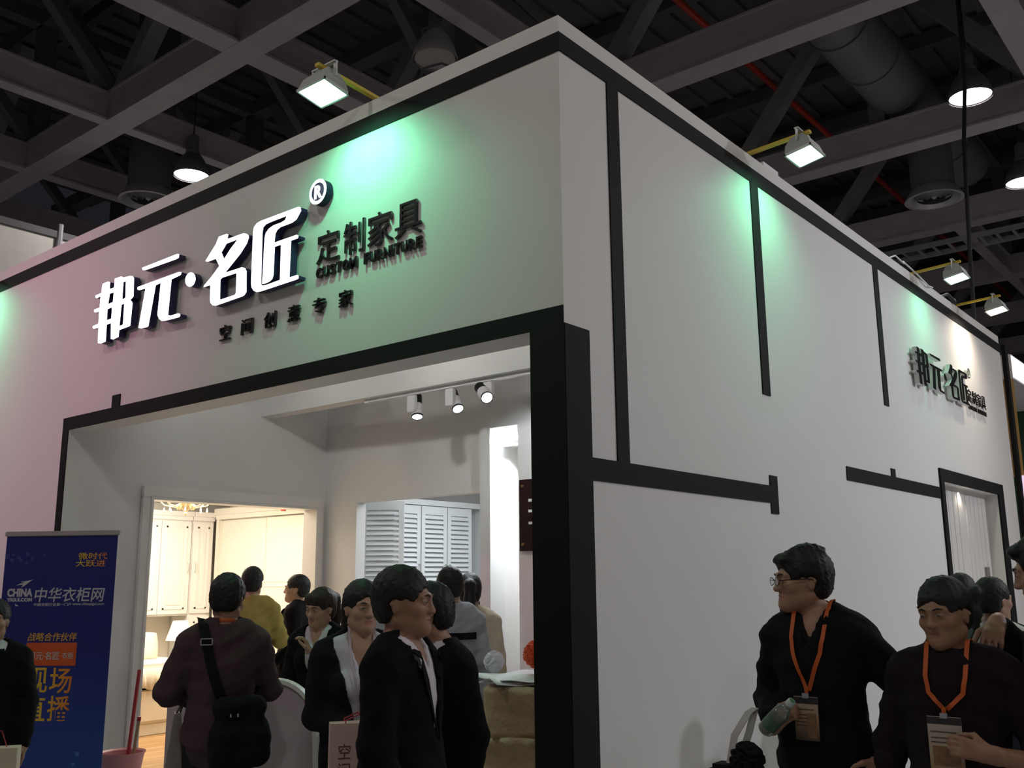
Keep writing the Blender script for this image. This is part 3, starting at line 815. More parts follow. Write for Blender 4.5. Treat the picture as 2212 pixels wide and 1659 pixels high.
# loose cables and a board scrap on the wall top
tag(MB().tube([(-0.05, 5.3, 4.60), (-0.02, 5.5, 4.68), (0.02, 5.62, 4.62), (-0.04, 5.8, 4.70), (0.02, 6.0, 4.61), (0.03, 6.35, 4.56), (0.0, 6.6, 4.61)], 0.008, 6).build('loose_cable', M['paper'], None, True),
    'loose pale cable curling along the side wall top before the small green floodlight', 'cable')
tag(MB().tube([(-0.05, 7.0, 4.60), (0.0, 7.15, 4.66), (0.03, 7.3, 4.60), (-0.02, 7.45, 4.67), (-0.05, 7.6, 4.62)], 0.02, 6).build('loose_cable', M['cable'], None, True),
    'dark loose cable bundle on the side wall top beside the warm floodlight', 'cable')
tag(MB().box(-0.08, -0.06, 2.66, 2.92, 4.594, 4.69).box(-0.1, -0.04, 2.66, 2.68, 4.594, 4.62).build('board_scrap', M['paper']), 'small white board scrap standing on the side wall top', 'board')
tag(MB().tube([(-1.05, 0.02, 4.6), (-1.0, -0.02, 4.635), (-0.93, 0.0, 4.64), (-0.85, -0.01, 4.62), (-0.8, 0.05, 4.6)], 0.008, 6).build('loose_cable', M['cable'], None, True),
    'loose cable loop on the front wall top right of the floodlight', 'cable')
# added unseen cool lamps on tripods, brightening the lower side wall
def added_aisle_lamp(x, y, z, tgt, power, label):
    t = thing('added_stage_lamp', label, 'lamp', (x, y, 0), 0, 'added lamps across the side aisle')
    MB().tube([(0, 0, 0.3), (0, 0, z - 0.1)], 0.025, 8).build('pole', M['steel_dark'], t, True)
    for k in range(3):
        a = k * 2 * PI / 3
        MB().tube([(0, 0, 0.7), (0.6 * math.cos(a), 0.6 * math.sin(a), 0.015)], 0.015, 6).build('leg', M['steel_dark'], t, True)
    MB().box(-0.1, 0.16, -0.16, 0.16, z - 0.12, z + 0.12, bev=0.02).build('housing', M['lampblack'], t)
    spot('added_aisle_beam', (x - 0.14, y, z), tgt, power, (0.84, 0.87, 1.0), math.radians(76), 1.0, 0.15, t)
added_aisle_lamp(8.2, 8.0, 5.6, (0, 3.6, 0.9), 860, 'added lamp on a tripod across the side aisle, nearer one')
added_aisle_lamp(8.2, 11.5, 5.6, (0, 7.6, 1.2), 390, 'added lamp on a tripod across the side aisle, further one')
# unseen pink lamp added over the aisle to tint the left front wall
t = thing('added_stage_lamp', 'added pink lamp hanging over the front aisle', 'lamp', (-7.2, -5.9, 5.3))
MB().lathe([(0.12, -0.18), (0.12, 0.1), (0.06, 0.16)], 20).build('housing', M['lampblack'], t, True)
MB().bar((0, 0, 0.1), (0, 0, 0.4), 0.04, 0.02).build('yoke', M['lampblack'], t)
MB().tube([(0, 0, 0.38), (0, 0, 3.75)], 0.02, 8).build('drop_pole', M['lampblack'], t)
spot('added_stage_beam', (-7.2, -5.78, 5.1), (-5.6, 0, 3.2), 330, (1.0, 0.36, 0.62), math.radians(48), 0.9, 0.1, t)

# ------------------------------------------------------------------ sign letters
def outline_mesh(polys, depth):
    cu = bpy.data.curves.new('outline', 'CURVE')
    cu.dimensions = '2D'
    cu.fill_mode = 'BOTH'
    cu.extrude = depth / 2
    for P in polys:
        sp = cu.splines.new('POLY')
        sp.points.add(len(P) - 1)
        for k, (u, v) in enumerate(P):
            sp.points[k].co = (u, v, 0, 1)
        sp.use_cyclic_u = True
    ob = bpy.data.objects.new('outline', cu)
    col.objects.link(ob)
    me = bpy.data.meshes.new_from_object(ob.evaluated_get(bpy.context.evaluated_depsgraph_get()))
    bpy.data.objects.remove(ob)
    bpy.data.curves.remove(cu)
    return me
def split_letter(polys, depth, place, parent, mface, mside):
    me = outline_mesh(polys, depth)
    V = [v.co.copy() for v in me.vertices]
    groups = {'letter_face': [], 'letter_return': []}
    for f in me.polygons:
        groups['letter_face' if f.normal.z > 0.9 else 'letter_return'].append(list(f.vertices))
    bpy.data.meshes.remove(me)
    for nm, fs in groups.items():
        idx = sorted({i for f in fs for i in f})
        mp = {i: k for k, i in enumerate(idx)}
        m2 = bpy.data.meshes.new(nm)
        m2.from_pydata([place(V[i].x, V[i].y, V[i].z + depth / 2) for i in idx], [], [[mp[i] for i in f] for f in fs])
        m2.update()
        link(nm, m2, mface if nm == 'letter_face' else mside, parent, True)
M['return'] = mat('navy_letter_return', (0.02, 0.018, 0.085), 0.4, var=0.1)
M['mirror'] = mat('black_mirror_face', (0.012, 0.012, 0.012), 0.25, var=0.05)
M['mirror_side'] = mat('clear_acrylic_edge', (0.66, 0.68, 0.66), 0.3, var=0.03)
M['acrylic'] = mat('black_acrylic', (0.008, 0.008, 0.010), 0.22, var=0.1, coat=0.6)
NM = {'bang': 'the grid-like first character', 'yuan': 'second character with loose top bar', 'dot': 'the round dot between the characters',
      'ming': 'the third character with slanted strokes', 'jiang': 'the tall framed fourth character'}
def circ(cx, cz, r, n=28, rz=None):
    return [(cx + r * math.cos(2 * PI * k / n), cz + (rz or r) * math.sin(2 * PI * k / n)) for k in range(n)]
def fplace(u, v, w):
    return (u, -0.015 - w, v)
for k, polys in LOGO.items():
    cx = sum(q[0] for q in polys[0]) / len(polys[0])
    zmin = min(q[1] for q in polys[0])
    t = thing('sign_letter', 'glowing white raised sign letter on the front wall, ' + NM[k], 'sign letter', (cx, -0.015, zmin), 0, 'illuminated logo letters')
    split_letter(polys, 0.055, fplace, t, M['e_sign'], M['return'])
t = thing('sign_letter', 'glowing round registered mark at the upper right of the illuminated sign', 'sign letter', (-1.88, -0.015, 3.99), 0, 'illuminated logo letters')
split_letter([circ(-1.88, 4.075, 0.085)], 0.052, fplace, t, M['return'], M['return'])
split_letter([circ(-1.88, 4.075, 0.085), circ(-1.88, 4.075, 0.062)], 0.055, fplace, t, M['e_sign'], M['return'])
o = text_obj('letter_mark', 'R', M['e_sign'], -1.915, -1.842, 4.03, 4.12, fplace, 0.055, None, 0.035)
o.parent = t; o.matrix_parent_inverse = t.matrix_basis.inverted()

def tplace(u, v, w):
    return (u, -0.004 - w, v)
def letter_run(chars, spots, z0, z1, m, place, depth, labelfmt, group, off, name='sign_letter'):
    for k, (ch, (a, b)) in enumerate(zip(chars, spots)):
        o = text_obj(name, ch, m, a, b, z0, z1, place, depth, None, off)
        tag(o, labelfmt % (['first', 'second', 'third', 'fourth', 'fifth', 'sixth'][k] + ' ' + ch), 'sign letter', group)
letter_run('定制家具', ((-1.94, -1.72), (-1.68, -1.49), (-1.46, -1.24), (-1.22, -1.0)), 3.605, 3.82, M['acrylic'], tplace, 0.014,
           'black raised character, %s, right of the glowing logo', 'black characters beside the logo', 0.0)
letter_run('空间创意专家', [(-2.97 + 0.252 * k, -2.845 + 0.252 * k) for k in range(6)], 3.275, 3.385, M['acrylic'], tplace, 0.016,
           'small black character, %s, of the spaced row under the logo', 'small black slogan characters', 0.006)
def word_spots(word, x0, x1):
    ws = {'I': 0.42, 'M': 1.2, 'E': 0.85, 'F': 0.85, 'T': 0.95}
    tot = sum(ws.get(c, 1.0) for c in word)
    u = (x1 - x0) / tot
    out, x = [], x0
    for c in word:
        w = ws.get(c, 1.0) * u
        out.append((x + 0.07 * u, x + w - 0.07 * u))
        x += w
    return out
ORD = ['first', 'second', 'third', 'fourth', 'fifth', 'sixth', 'seventh', 'eighth', 'ninth']
for word, a, b in (('CUSTOM', -1.94, -1.545), ('FURNITURE', -1.49, -0.99)):
    for k, (ch, (u0, u1)) in enumerate(zip(word, word_spots(word, a, b))):
        o = text_obj('sign_letter', ch, M['acrylic'], u0, u1, 3.512, 3.582, tplace, 0.016, None, 0.03)
        tag(o, 'small black letter %s, %s letter of the word %s' % (ch, ORD[k], word), 'sign letter', 'black capital letters of the English line')

# unlit polished letters on the side wall
def rplace(u, v, w):
    return (0.02 + w, 5.54 + (u + 4.69) * 0.683, 3.42 + (v - 3.51) * 0.715)
for k, polys in LOGO.items():
    cx = sum(q[0] for q in polys[0]) / len(polys[0])
    zmin = min(q[1] for q in polys[0])
    b = rplace(cx, zmin, 0)
    t = thing('sign_letter', 'unlit dark letter on the side wall, ' + NM[k], 'sign letter', b, 0, 'polished logo letters on the side wall')
    split_letter(polys, 0.045, rplace, t, M['mirror'], M['mirror_side'])
t = thing('sign_letter', 'small dark round registered mark above the side wall sign', 'sign letter', rplace(-1.88, 4.0, 0), 0, 'polished logo letters on the side wall')
split_letter([circ(-1.88, 4.06, 0.08), circ(-1.88, 4.06, 0.06)], 0.04, rplace, t, M['mirror'], M['mirror_side'])
def rplace2(u, v, w):
    return (0.02 + w, u, v)
letter_run('定制家具', ((7.44, 7.61), (7.64, 7.80), (7.83, 8.01), (8.03, 8.2)), 3.50, 3.65, M['mirror'], rplace2, 0.008,
           'small dark character, %s, right of the side wall logo', 'small polished side wall characters', 0.004)
for word, a, b in (('CUSTOM', 7.44, 7.78), ('FURNITURE', 7.82, 8.2)):
    for k, (ch, (u0, u1)) in enumerate(zip(word, word_spots(word, a, b))):
        o = text_obj('sign_letter', ch, M['mirror'], u0, u1, 3.42, 3.47, rplace2, 0.008, None, 0.03)
        tag(o, 'tiny dark letter %s, %s letter of %s on the side wall' % (ch, ORD[k], word), 'sign letter', 'tiny polished capital letters on the side wall')

# ------------------------------------------------------------------ roll-up banner
BL, BR = Vector((-4.31, -0.75, 0)), Vector((-3.64, -0.30, 0))
bang = math.atan2(BR.y - BL.y, BR.x - BL.x)
bn = thing('roll_up_banner', 'blue roll-up banner with yellow and white Chinese lettering beside the entrance', 'banner', BL, bang)
WB, ZT_B = 0.81, 1.955
bluep = ramp_mat('blue_banner_print', [(0.0, (0.012, 0.075, 0.30)), (0.4, (0.008, 0.035, 0.24)), (0.62, (0.006, 0.012, 0.16)), (1.0, (0.008, 0.014, 0.15))], 'Z', 0.35, 0.0, ZT_B)
sheet = MB().box(0, WB, 0.0, 0.004, 0.05, ZT_B).build('sheet', bluep, bn)
MB().box(-0.01, WB + 0.015, -0.012, 0.014, ZT_B - 0.004, ZT_B + 0.03, bev=0.004).build('top_rail', mat('banner_rail', (0.4, 0.38, 0.38), 0.4, metal=0.3), bn)
MB().box(-0.02, WB + 0.02, -0.06, 0.07, 0.0, 0.06, bev=0.01).build('cassette', M['tray'], bn)
MB().tube([(WB / 2, 0.03, 0.05), (WB / 2, 0.03, ZT_B)], 0.01, 8).build('pole', M['tray'], bn)
def bplace(u, v, w):
    return (u, -0.0006 - w, v)
GY = ramp_mat('gold_gradient_print', [(0.0, (0.62, 0.52, 0.03)), (0.45, (0.72, 0.42, 0.02)), (1.0, (0.72, 0.15, 0.02))], 'X', 0.5, 0.2, 0.58)
GY2 = ramp_mat('gold_gradient_print_small', [(0.0, (0.62, 0.52, 0.03)), (1.0, (0.7, 0.16, 0.02))], 'X', 0.5, 0.5, 0.76)
GY3 = mat('gold_print', (0.66, 0.36, 0.03), 0.5)
WP = mat('white_banner_print', (0.5, 0.5, 0.53), 0.5, var=0.02)
def btext(txt, m, u0, u1, z0, z1, off=0.01, shear=0.0):
    text_obj('printed_lettering', txt, m, u0, u1, z0, z1, bplace, 0.0006, bn, off, shear=shear)
btext('微时代', GY2, 0.535, 0.745, 1.788, 1.835, 0.008)
btext('大跃进', GY2, 0.52, 0.735, 1.738, 1.784, 0.008)
btext('CHINA', WP, 0.04, 0.224, 1.538, 1.595, 0.05)
btext('YIGUI.COM', WP, 0.04, 0.224, 1.506, 1.531, 0.05)
btext('中华衣柜网', WP, 0.24, 0.745, 1.503, 1.60, 0.010, 0.12)
btext('中国衣柜行业第一门户', WP, 0.24, 0.51, 1.474, 1.496, 0.01)
btext('www.chinayigui.com', WP, 0.52, 0.745, 1.474, 1.498, 0.01)
btext('战略合作伙伴', GY3, 0.218, 0.57, 1.242, 1.298, 0.008, 0.15)
MB().box(0.214, 0.574, -0.0006, 0.0, 1.08, 1.232).build('orange_panel', mat('orange_print', (0.60, 0.09, 0.012), 0.5), bn)
text_obj('printed_lettering', '邦元·名匠', WP, 0.235, 0.455, 1.118, 1.172, lambda u, v, w: (u, -0.0012 - w, v), 0.0006, bn, 0.008)
text_obj('printed_lettering', '衣柜', WP, 0.475, 0.555, 1.125, 1.168, lambda u, v, w: (u, -0.0012 - w, v), 0.0006, bn, 0.004)
btext('现', GY, 0.226, 0.385, 0.90, 1.067, 0.010)
btext('场', GY, 0.40, 0.558, 0.90, 1.067, 0.010)
btext('直', GY, 0.222, 0.385, 0.722, 0.885, 0.010)
btext('播', GY, 0.40, 0.558, 0.722, 0.885, 0.010)
sw = MB()
sw.prism([(0.10, 1.615), (0.15, 1.622), (0.135, 1.60), (0.165, 1.615), (0.185, 1.632), (0.22, 1.655), (0.17, 1.645), (0.13, 1.640), (0.16, 1.632), (0.13, 1.628)], 0, 0.0006, bplace)
sw.build('emblem', WP, bn)
MB().prism([(0.10, 1.492), (0.13, 1.478), (0.11, 1.474)], 0, 0.0006, bplace).build('emblem_tail', WP, bn)
PB = mat('pale_blue_print', (0.05, 0.16, 0.38), 0.5)
DB = mat('dim_blue_print', (0.03, 0.045, 0.22), 0.5)
for u, z, s_ in ((0.62, 0.50, 0.028), (0.60, 0.44, 0.022), (0.59, 0.36, 0.055), (0.55, 0.29, 0.05), (0.66, 0.29, 0.05), (0.52, 0.20, 0.05), (0.60, 0.20, 0.045), (0.69, 0.22, 0.03), (0.64, 0.14, 0.05)):
    MB().box(u, u + s_, -0.0006, 0, z, z + s_).build('printed_square', PB, bn)
for u, z, s_ in ((0.0, 1.80, 0.03), (0.05, 1.815, 0.02), (0.09, 1.795, 0.025), (0.04, 1.775, 0.025), (0.11, 1.775, 0.022), (0.15, 1.815, 0.025), (0.19, 1.785, 0.02), (0.15, 1.755, 0.022), (0.28, 1.815, 0.015)):
    MB().box(u, u + s_, -0.0006, 0, z, z + s_).build('printed_square', DB, bn)

# mop and buckets behind the banner
MOP = mat('red_handle', (0.35, 0.012, 0.02), 0.5)
PINK = mat('pink_plastic', (0.62, 0.18, 0.20), 0.4, trans=0.0)
bk = Vector((-4.15, 0.18, 0))
t = thing('bucket', 'pink plastic bucket standing beside the banner foot', 'bucket', (-4.12, 0.12, 0))
MB().lathe([(0.12, 0.0), (0.15, 0.26), (0.155, 0.27), (0.155, 0.28), (0.14, 0.275), (0.115, 0.015)], 24, cap=False).build('body', PINK, t, True)
MB().lathe([(0.0, 0.01), (0.118, 0.012)], 24, cap=False).build('base', PINK, t)
MB().tube([(0.15 * math.cos(a), 0.15 * math.sin(a) * 0.3, 0.27 - 0.1 * math.sin(a)) for a in np.linspace(0, PI, 9)], 0.004, 6).build('handle', M['tray'], t, True)
t = thing('bucket', 'second pink bucket nested inside the pink bucket by the banner', 'bucket', (-4.12, 0.12, 0.17))
MB().lathe([(0.11, 0.0), (0.15, 0.24), (0.16, 0.25), (0.16, 0.26), (0.14, 0.25), (0.105, 0.015)], 24, cap=False).build('body', mat('pale_pink_plastic', (0.66, 0.27, 0.27), 0.4), t, True)
MB().lathe([(0.0, 0.01), (0.108, 0.012)], 24, cap=False).build('base', PINK, t)
t = thing('mop', 'dark red mop handle leaning in the pink bucket beside the banner', 'mop', (-4.10, 0.12, 0.2))
MB().tube([(0.03, 0, 0.0), (-0.14, 0.16, 0.78)], 0.014, 10).build('handle', MOP, t, True)
MB().lathe([(0.05, 0.0), (0.03, 0.06), (0.015, 0.08)], 10, c=(0.03, 0, 0)).build('head', M['paper'], t, True)
t = thing('broom', 'pale wooden stick standing in the pink bucket', 'stick', (-4.08, 0.16, 0.2))
MB().tube([(0, 0, 0), (0.05, 0.02, 0.45)], 0.012, 8).build('stick', mat('pale_wood', (0.4, 0.27, 0.15), 0.6), t, True)
MB().tube([(0.049, 0.0196, 0.44), (0.052, 0.0208, 0.47)], 0.014, 8).build('cap', MOP, t, True)

# ------------------------------------------------------------------ reception counter at the entrance
ct = thing('reception_counter', 'white reception counter with an arched end panel behind the man in maroon', 'counter', (-2.09, -0.47, 0), math.radians(36))
arch = []
for k in range(0, 13):
    a = k / 12 * PI / 2
    arch.append((0.30 + 0.24 * math.sin(a), 0.84 + 0.24 * math.cos(a)))
poly = [(-0.30, 0), (-0.30, 0.98), (-0.12, 1.03), (0.08, 1.07)] + arch + [(0.56, 0.5), (0.58, 0.0)]
MB().prism([(x, z) for x, z in poly], 0.0, 0.05, lambda u, v, w: (u, w, v)).build('end_panel', mat('counter_panel', (0.52, 0.44, 0.48), 0.35), ct)
rim = MB()
pts = [(-0.30, 0.98), (-0.12, 1.03), (0.08, 1.07)] + arch + [(0.56, 0.5), (0.58, 0.0)]
for (x0, z0), (x1, z1) in zip(pts, pts[1:]):
    rim.bar((x0, 0.025, z0), (x1, 0.025, z1), 0.075, 0.022, up=(-(z1 - z0), 0, (x1 - x0)))
rim.build('edge_band', M['gloss'], ct)
MB().prism([(0.57, 0.06), (0.57, 0.36), (0.95, 0.42), (1.05, 0.36), (1.1, 0.26), (1.1, 0.06)], 0.78, 0.82, lambda u, v, w: (u, v, w)).build('desk_top', M['gloss'], ct)
MB().box(0.58, 1.04, 0.10, 0.14, 0.0, 0.78).box(1.0, 1.04, 0.14, 0.34, 0, 0.78).build('front_panel', mat('counter_front', (0.52, 0.44, 0.47), 0.4), ct)
MB().box(-0.28, 0.5, 0.05, 0.36, 0.90, 0.93).build('shelf', M['gloss'], ct)
gb = thing('glass_bowl', 'clear glass bowl on the reception counter beside the maroon sleeve', 'bowl', (-2.12, -0.22, 0.931))
glass = mat('clear_glass', (0.9, 0.95, 0.95), 0.03, trans=1.0, var=0.0)
MB().lathe([(0.06, 0.0), (0.11, 0.05), (0.12, 0.10), (0.10, 0.15), (0.095, 0.16), (0.09, 0.155), (0.112, 0.10), (0.10, 0.055), (0.055, 0.01)], 24, cap=False).build('bowl', glass, gb, True)
CAN = mat('candy', (0.5, 0.42, 0.15), 0.5, var=0.5, scale=60)
MB().lathe([(0.05, 0.01), (0.098, 0.05), (0.06, 0.085), (0.0, 0.09)], 20, cap=False).build('sweets', CAN, gb, True)
tag(MB().box(-0.11, 0.11, -0.08, 0.08, 0, 0.012, bev=0.003).build('flyer_pad', mat('dark_flyer', (0.05, 0.06, 0.05), 0.3)), 'dark flyer pad lying on the reception desk before the waving woman', 'flyer')
bpy.data.objects['flyer_pad'].location = (-1.58, 0.07, 0.82)
bpy.data.objects['flyer_pad'].rotation_euler = (0, 0, math.radians(36))

# ------------------------------------------------------------------ stacked parcels behind the pillar
def parcel(cx, cy, z0, w, d, h, rz, seed, label):
    t = thing('parcel', label, 'parcel', (cx, cy, z0), rz, 'kraft paper parcels stacked behind the pillar')
    rnd = np.random.RandomState(seed)
    bm = bmesh.new()
    bmesh.ops.create_cube(bm, size=1.0)
    bmesh.ops.subdivide_edges(bm, edges=bm.edges, cuts=7, use_grid_fill=True)
    ph = rnd.rand(6) * 6
    for v in bm.verts:
        x, y, z = v.co
        n = 0.020 * (math.sin(9 * x + 5 * z + ph[0]) + math.sin(11 * y - 7 * z + ph[1]) + 0.7 * math.sin(17 * x + 13 * y + ph[2])) + rnd.randn() * 0.012
        k = 1 + n * 1.6
        v.co = Vector((x * w * k, y * d * k, (z + 0.5) * h * (1 + (n * 0.8 if z > 0.4 else 0))))
        if z < -0.49:
            v.co.z = 0
        # soft corners
        e_ = max(0, abs(x) - 0.42) * max(0, abs(y) - 0.42) * 20
        v.co.x *= 1 - e_
        v.co.y *= 1 - e_
    me = bpy.data.meshes.new('wrapping')
    bm.to_mesh(me); bm.free()
    me.polygons.foreach_set('use_smooth', np.ones(len(me.polygons), dtype=bool))
    link('wrapping', me, M['kraft'], t)
    MB().box(-w / 2 - 0.004, -w / 2 + 0.02, -d * 0.06, d * 0.06, h * 0.2, h * 0.8).build('tape', M['paper'], t)
PX, PY = -0.62, 0.45
parcel(PX, PY, 0.0, 0.52, 0.42, 0.30, math.radians(28), 3, 'bottom crumpled kraft parcel of the stack beside the black pillar')
parcel(PX + 0.01, PY, 0.30, 0.53, 0.43, 0.24, math.radians(34), 5, 'third kraft parcel from the top beside the black pillar')
parcel(PX, PY + 0.01, 0.54, 0.54, 0.42, 0.28, math.radians(30), 7, 'large crumpled kraft parcel second from the top beside the pillar')
parcel(PX + 0.02, PY, 0.82, 0.46, 0.36, 0.25, math.radians(33), 9, 'top box-shaped kraft parcel under the loose papers')
for k, (dx, dy, rz, lab) in enumerate(((-0.02, 0.0, 20, 'white leaflet lying flat on the top parcel, lowest of the papers'), (0.05, 0.02, 45, 'white leaflet in the middle of the papers on the top parcel'),
                                       (-0.05, -0.03, 70, 'white leaflet hanging over the front of the top parcel'))):
    s_ = MB()
    nn = 8
    g = [[s_.bm.verts.new((-0.21 + 0.42 * i / nn, -0.15 + 0.3 * j / nn, 0.008 * math.sin(i + j * 0.7 + k) - (0.035 * max(0, (nn / 2 - 2 - j)) / 2 if k == 2 else 0))) for j in range(nn + 1)] for i in range(nn + 1)]
    for i in range(nn):
        for j in range(nn):
            s_.bm.faces.new((g[i][j], g[i + 1][j], g[i + 1][j + 1], g[i][j + 1]))
    o = s_.build('leaflet', M['paper'], None, True)
    o.location = (PX + dx, PY + dy, 1.085 + 0.018 * k)
    o.rotation_euler = (0, 0, math.radians(rz))
    o.modifiers.new('thick', 'SOLIDIFY').thickness = 0.003
    tag(o, lab, 'leaflet', 'loose papers on the parcels')
# crumpled orange paper ball and white plastic bag
def crumple(name, r, c, m, seed, label, cat):
    bm = bmesh.new()
    bmesh.ops.create_icosphere(bm, subdivisions=4, radius=1)
    rnd = np.random.RandomState(seed)
    dirs = rnd.randn(40, 3); dirs /= np.linalg.norm(dirs, axis=1)[:, None]
    for v in bm.verts:
        d = np.array(v.co)
        k = np.abs(dirs @ d)
        v.co = Vector(d * (0.72 + 0.28 * np.abs(np.sin(9 * np.sort(k)[-3] + 3 * k[:6].sum()))))
        v.co = Vector((v.co.x * r[0] + c[0], v.co.y * r[1] + c[1], v.co.z * r[2] + c[2]))
    me = bpy.data.meshes.new(name)
    bm.to_mesh(me); bm.free()
    tag(link(name, me, m), label, cat)
crumple('tissue_bundle', (0.10, 0.09, 0.085), (PX + 0.05, PY + 0.05, 1.225), mat('orange_tissue', (0.75, 0.10, 0.02), 0.6, var=0.2, scale=20), 4, 'bright orange crumpled tissue bundle on top of the parcels', 'tissue paper')
crumple('plastic_bag', (0.06, 0.06, 0.06), (PX - 0.22, PY - 0.02, 1.18), mat('white_plastic', (0.75, 0.76, 0.82), 0.3), 8, 'white crumpled plastic bag at the left end of the parcel top', 'bag')

# ------------------------------------------------------------------ next booth beyond the side wall
nb = thing('neighbour_booth', 'next booth beyond the side wall with a glowing white fascia and green wall', 'booth', (0, 9.5, 0))
MB().box(-1.8, 0.05, 0.15, 5.5, 4.10, 4.42).build('fascia', M['white'], nb)
MB().box(0.05, 0.06, 0.15, 5.5, 4.12, 4.40).build('light_box', emis('fascia_glow', (0.9, 0.95, 1.0), 0.85), nb)
MB().box(-2.0, -1.8, 0.1, 5.5, 0, 4.42).build('back_wall', mat('green_wall', (0.01, 0.05, 0.02), 0.6), nb)
MB().box(-1.8, 0.02, 3.0, 3.2, 0, 4.1).build('green_wall', mat('green_wall_front', (0.012, 0.06, 0.024), 0.6), nb)
MB().box(-0.10, 0.02, 0.12, 0.30, 2.86, 4.10).build('gold_post', mat('gold_tiles', (0.35, 0.2, 0.05), 0.4, var=0.4, scale=30), nb)
MB().tube([(-0.35, 0.35, 4.10), (-0.35, 0.35, 4.09)], 0.07, 20).build('downlight', M['e_lamp'], nb)
MB().box(0.0, 0.05, -0.12, 0.0, 0, 4.5).build('edge_post', M['black'], nb)
MB().box(0.02, 0.06, 0.08, 1.6, 0.6, 2.85).build('pink_screen', emis('pink_screen', (0.9, 0.66, 0.95), 0.62), nb)

# ------------------------------------------------------------------ people: bodies and clothes grown from smooth distance fields
def axis_lines(lo, hi, coarse, fines):
    out = [lo]
    x = lo
    while x < hi:
        st = coarse
        for a, b, s in fines:
            if a - s <= x <= b:
                st = min(st, s)
            elif x < a < x + st:
                st = min(st, max(a - x, 1e-4))
        x += st
        out.append(x)
    return np.array(out)

def surface_nets(xs, ys, zs, f):
    s = f < 0
    c = np.zeros(tuple(n - 1 for n in f.shape), np.uint8)
    for i in (0, 1):
        for j in (0, 1):
            for k in (0, 1):
                c += s[i:i + c.shape[0], j:j + c.shape[1], k:k + c.shape[2]]
    act = (c > 0) & (c < 8)
    I, J, K = np.nonzero(act)
    n = len(I)
    idx = np.full(act.shape, -1, np.int64)
    idx[I, J, K] = np.arange(n)
    acc = np.zeros((n, 3)); cnt = np.zeros(n)
    corners = [(i, j, k) for i in (0, 1) for j in (0, 1) for k in (0, 1)]
    val = {cc: f[I + cc[0], J + cc[1], K + cc[2]] for cc in corners}
    ax = (xs, ys, zs)
    base = (I, J, K)
    for a in range(3):
        for c0 in corners:
            if c0[a]:
                continue
            c1 = list(c0); c1[a] = 1; c1 = tuple(c1)
            f0, f1 = val[c0], val[c1]
            m = (f0 < 0) != (f1 < 0)
            t = f0[m] / (f0[m] - f1[m])
            pt = np.zeros((m.sum(), 3))
            for d in range(3):
                p0 = ax[d][base[d][m] + c0[d]]
                if d == a:
                    p1 = ax[d][base[d][m] + 1]
                    pt[:, d] = p0 + t * (p1 - p0)
                else:
                    pt[:, d] = p0
            acc[m] += pt
            cnt[m] += 1
    V = acc / np.maximum(cnt, 1)[:, None]
    Q = []
    for a in range(3):
        sl0 = [slice(None)] * 3; sl1 = [slice(None)] * 3
        sl0[a] = slice(0, -1); sl1[a] = slice(1, None)
        A, B = s[tuple(sl0)], s[tuple(sl1)]
        ch = A != B
        b, c_ = [(1, 2), (2, 0), (0, 1)][a]
        P = np.stack(np.nonzero(ch), 1)
        ok = (P[:, b] > 0) & (P[:, c_] > 0) & (P[:, b] < act.shape[b]) & (P[:, c_] < act.shape[c_])
        P = P[ok]
        inside = A[P[:, 0], P[:, 1], P[:, 2]]
        def cell(db, dc):
            q = P.copy(); q[:, b] -= db; q[:, c_] -= dc
            return idx[q[:, 0], q[:, 1], q[:, 2]]
        q = np.stack([cell(1, 1), cell(0, 1), cell(0, 0), cell(1, 0)], 1)
        q[~inside] = q[~inside][:, ::-1]
        Q.append(q)
    return V, np.concatenate(Q)

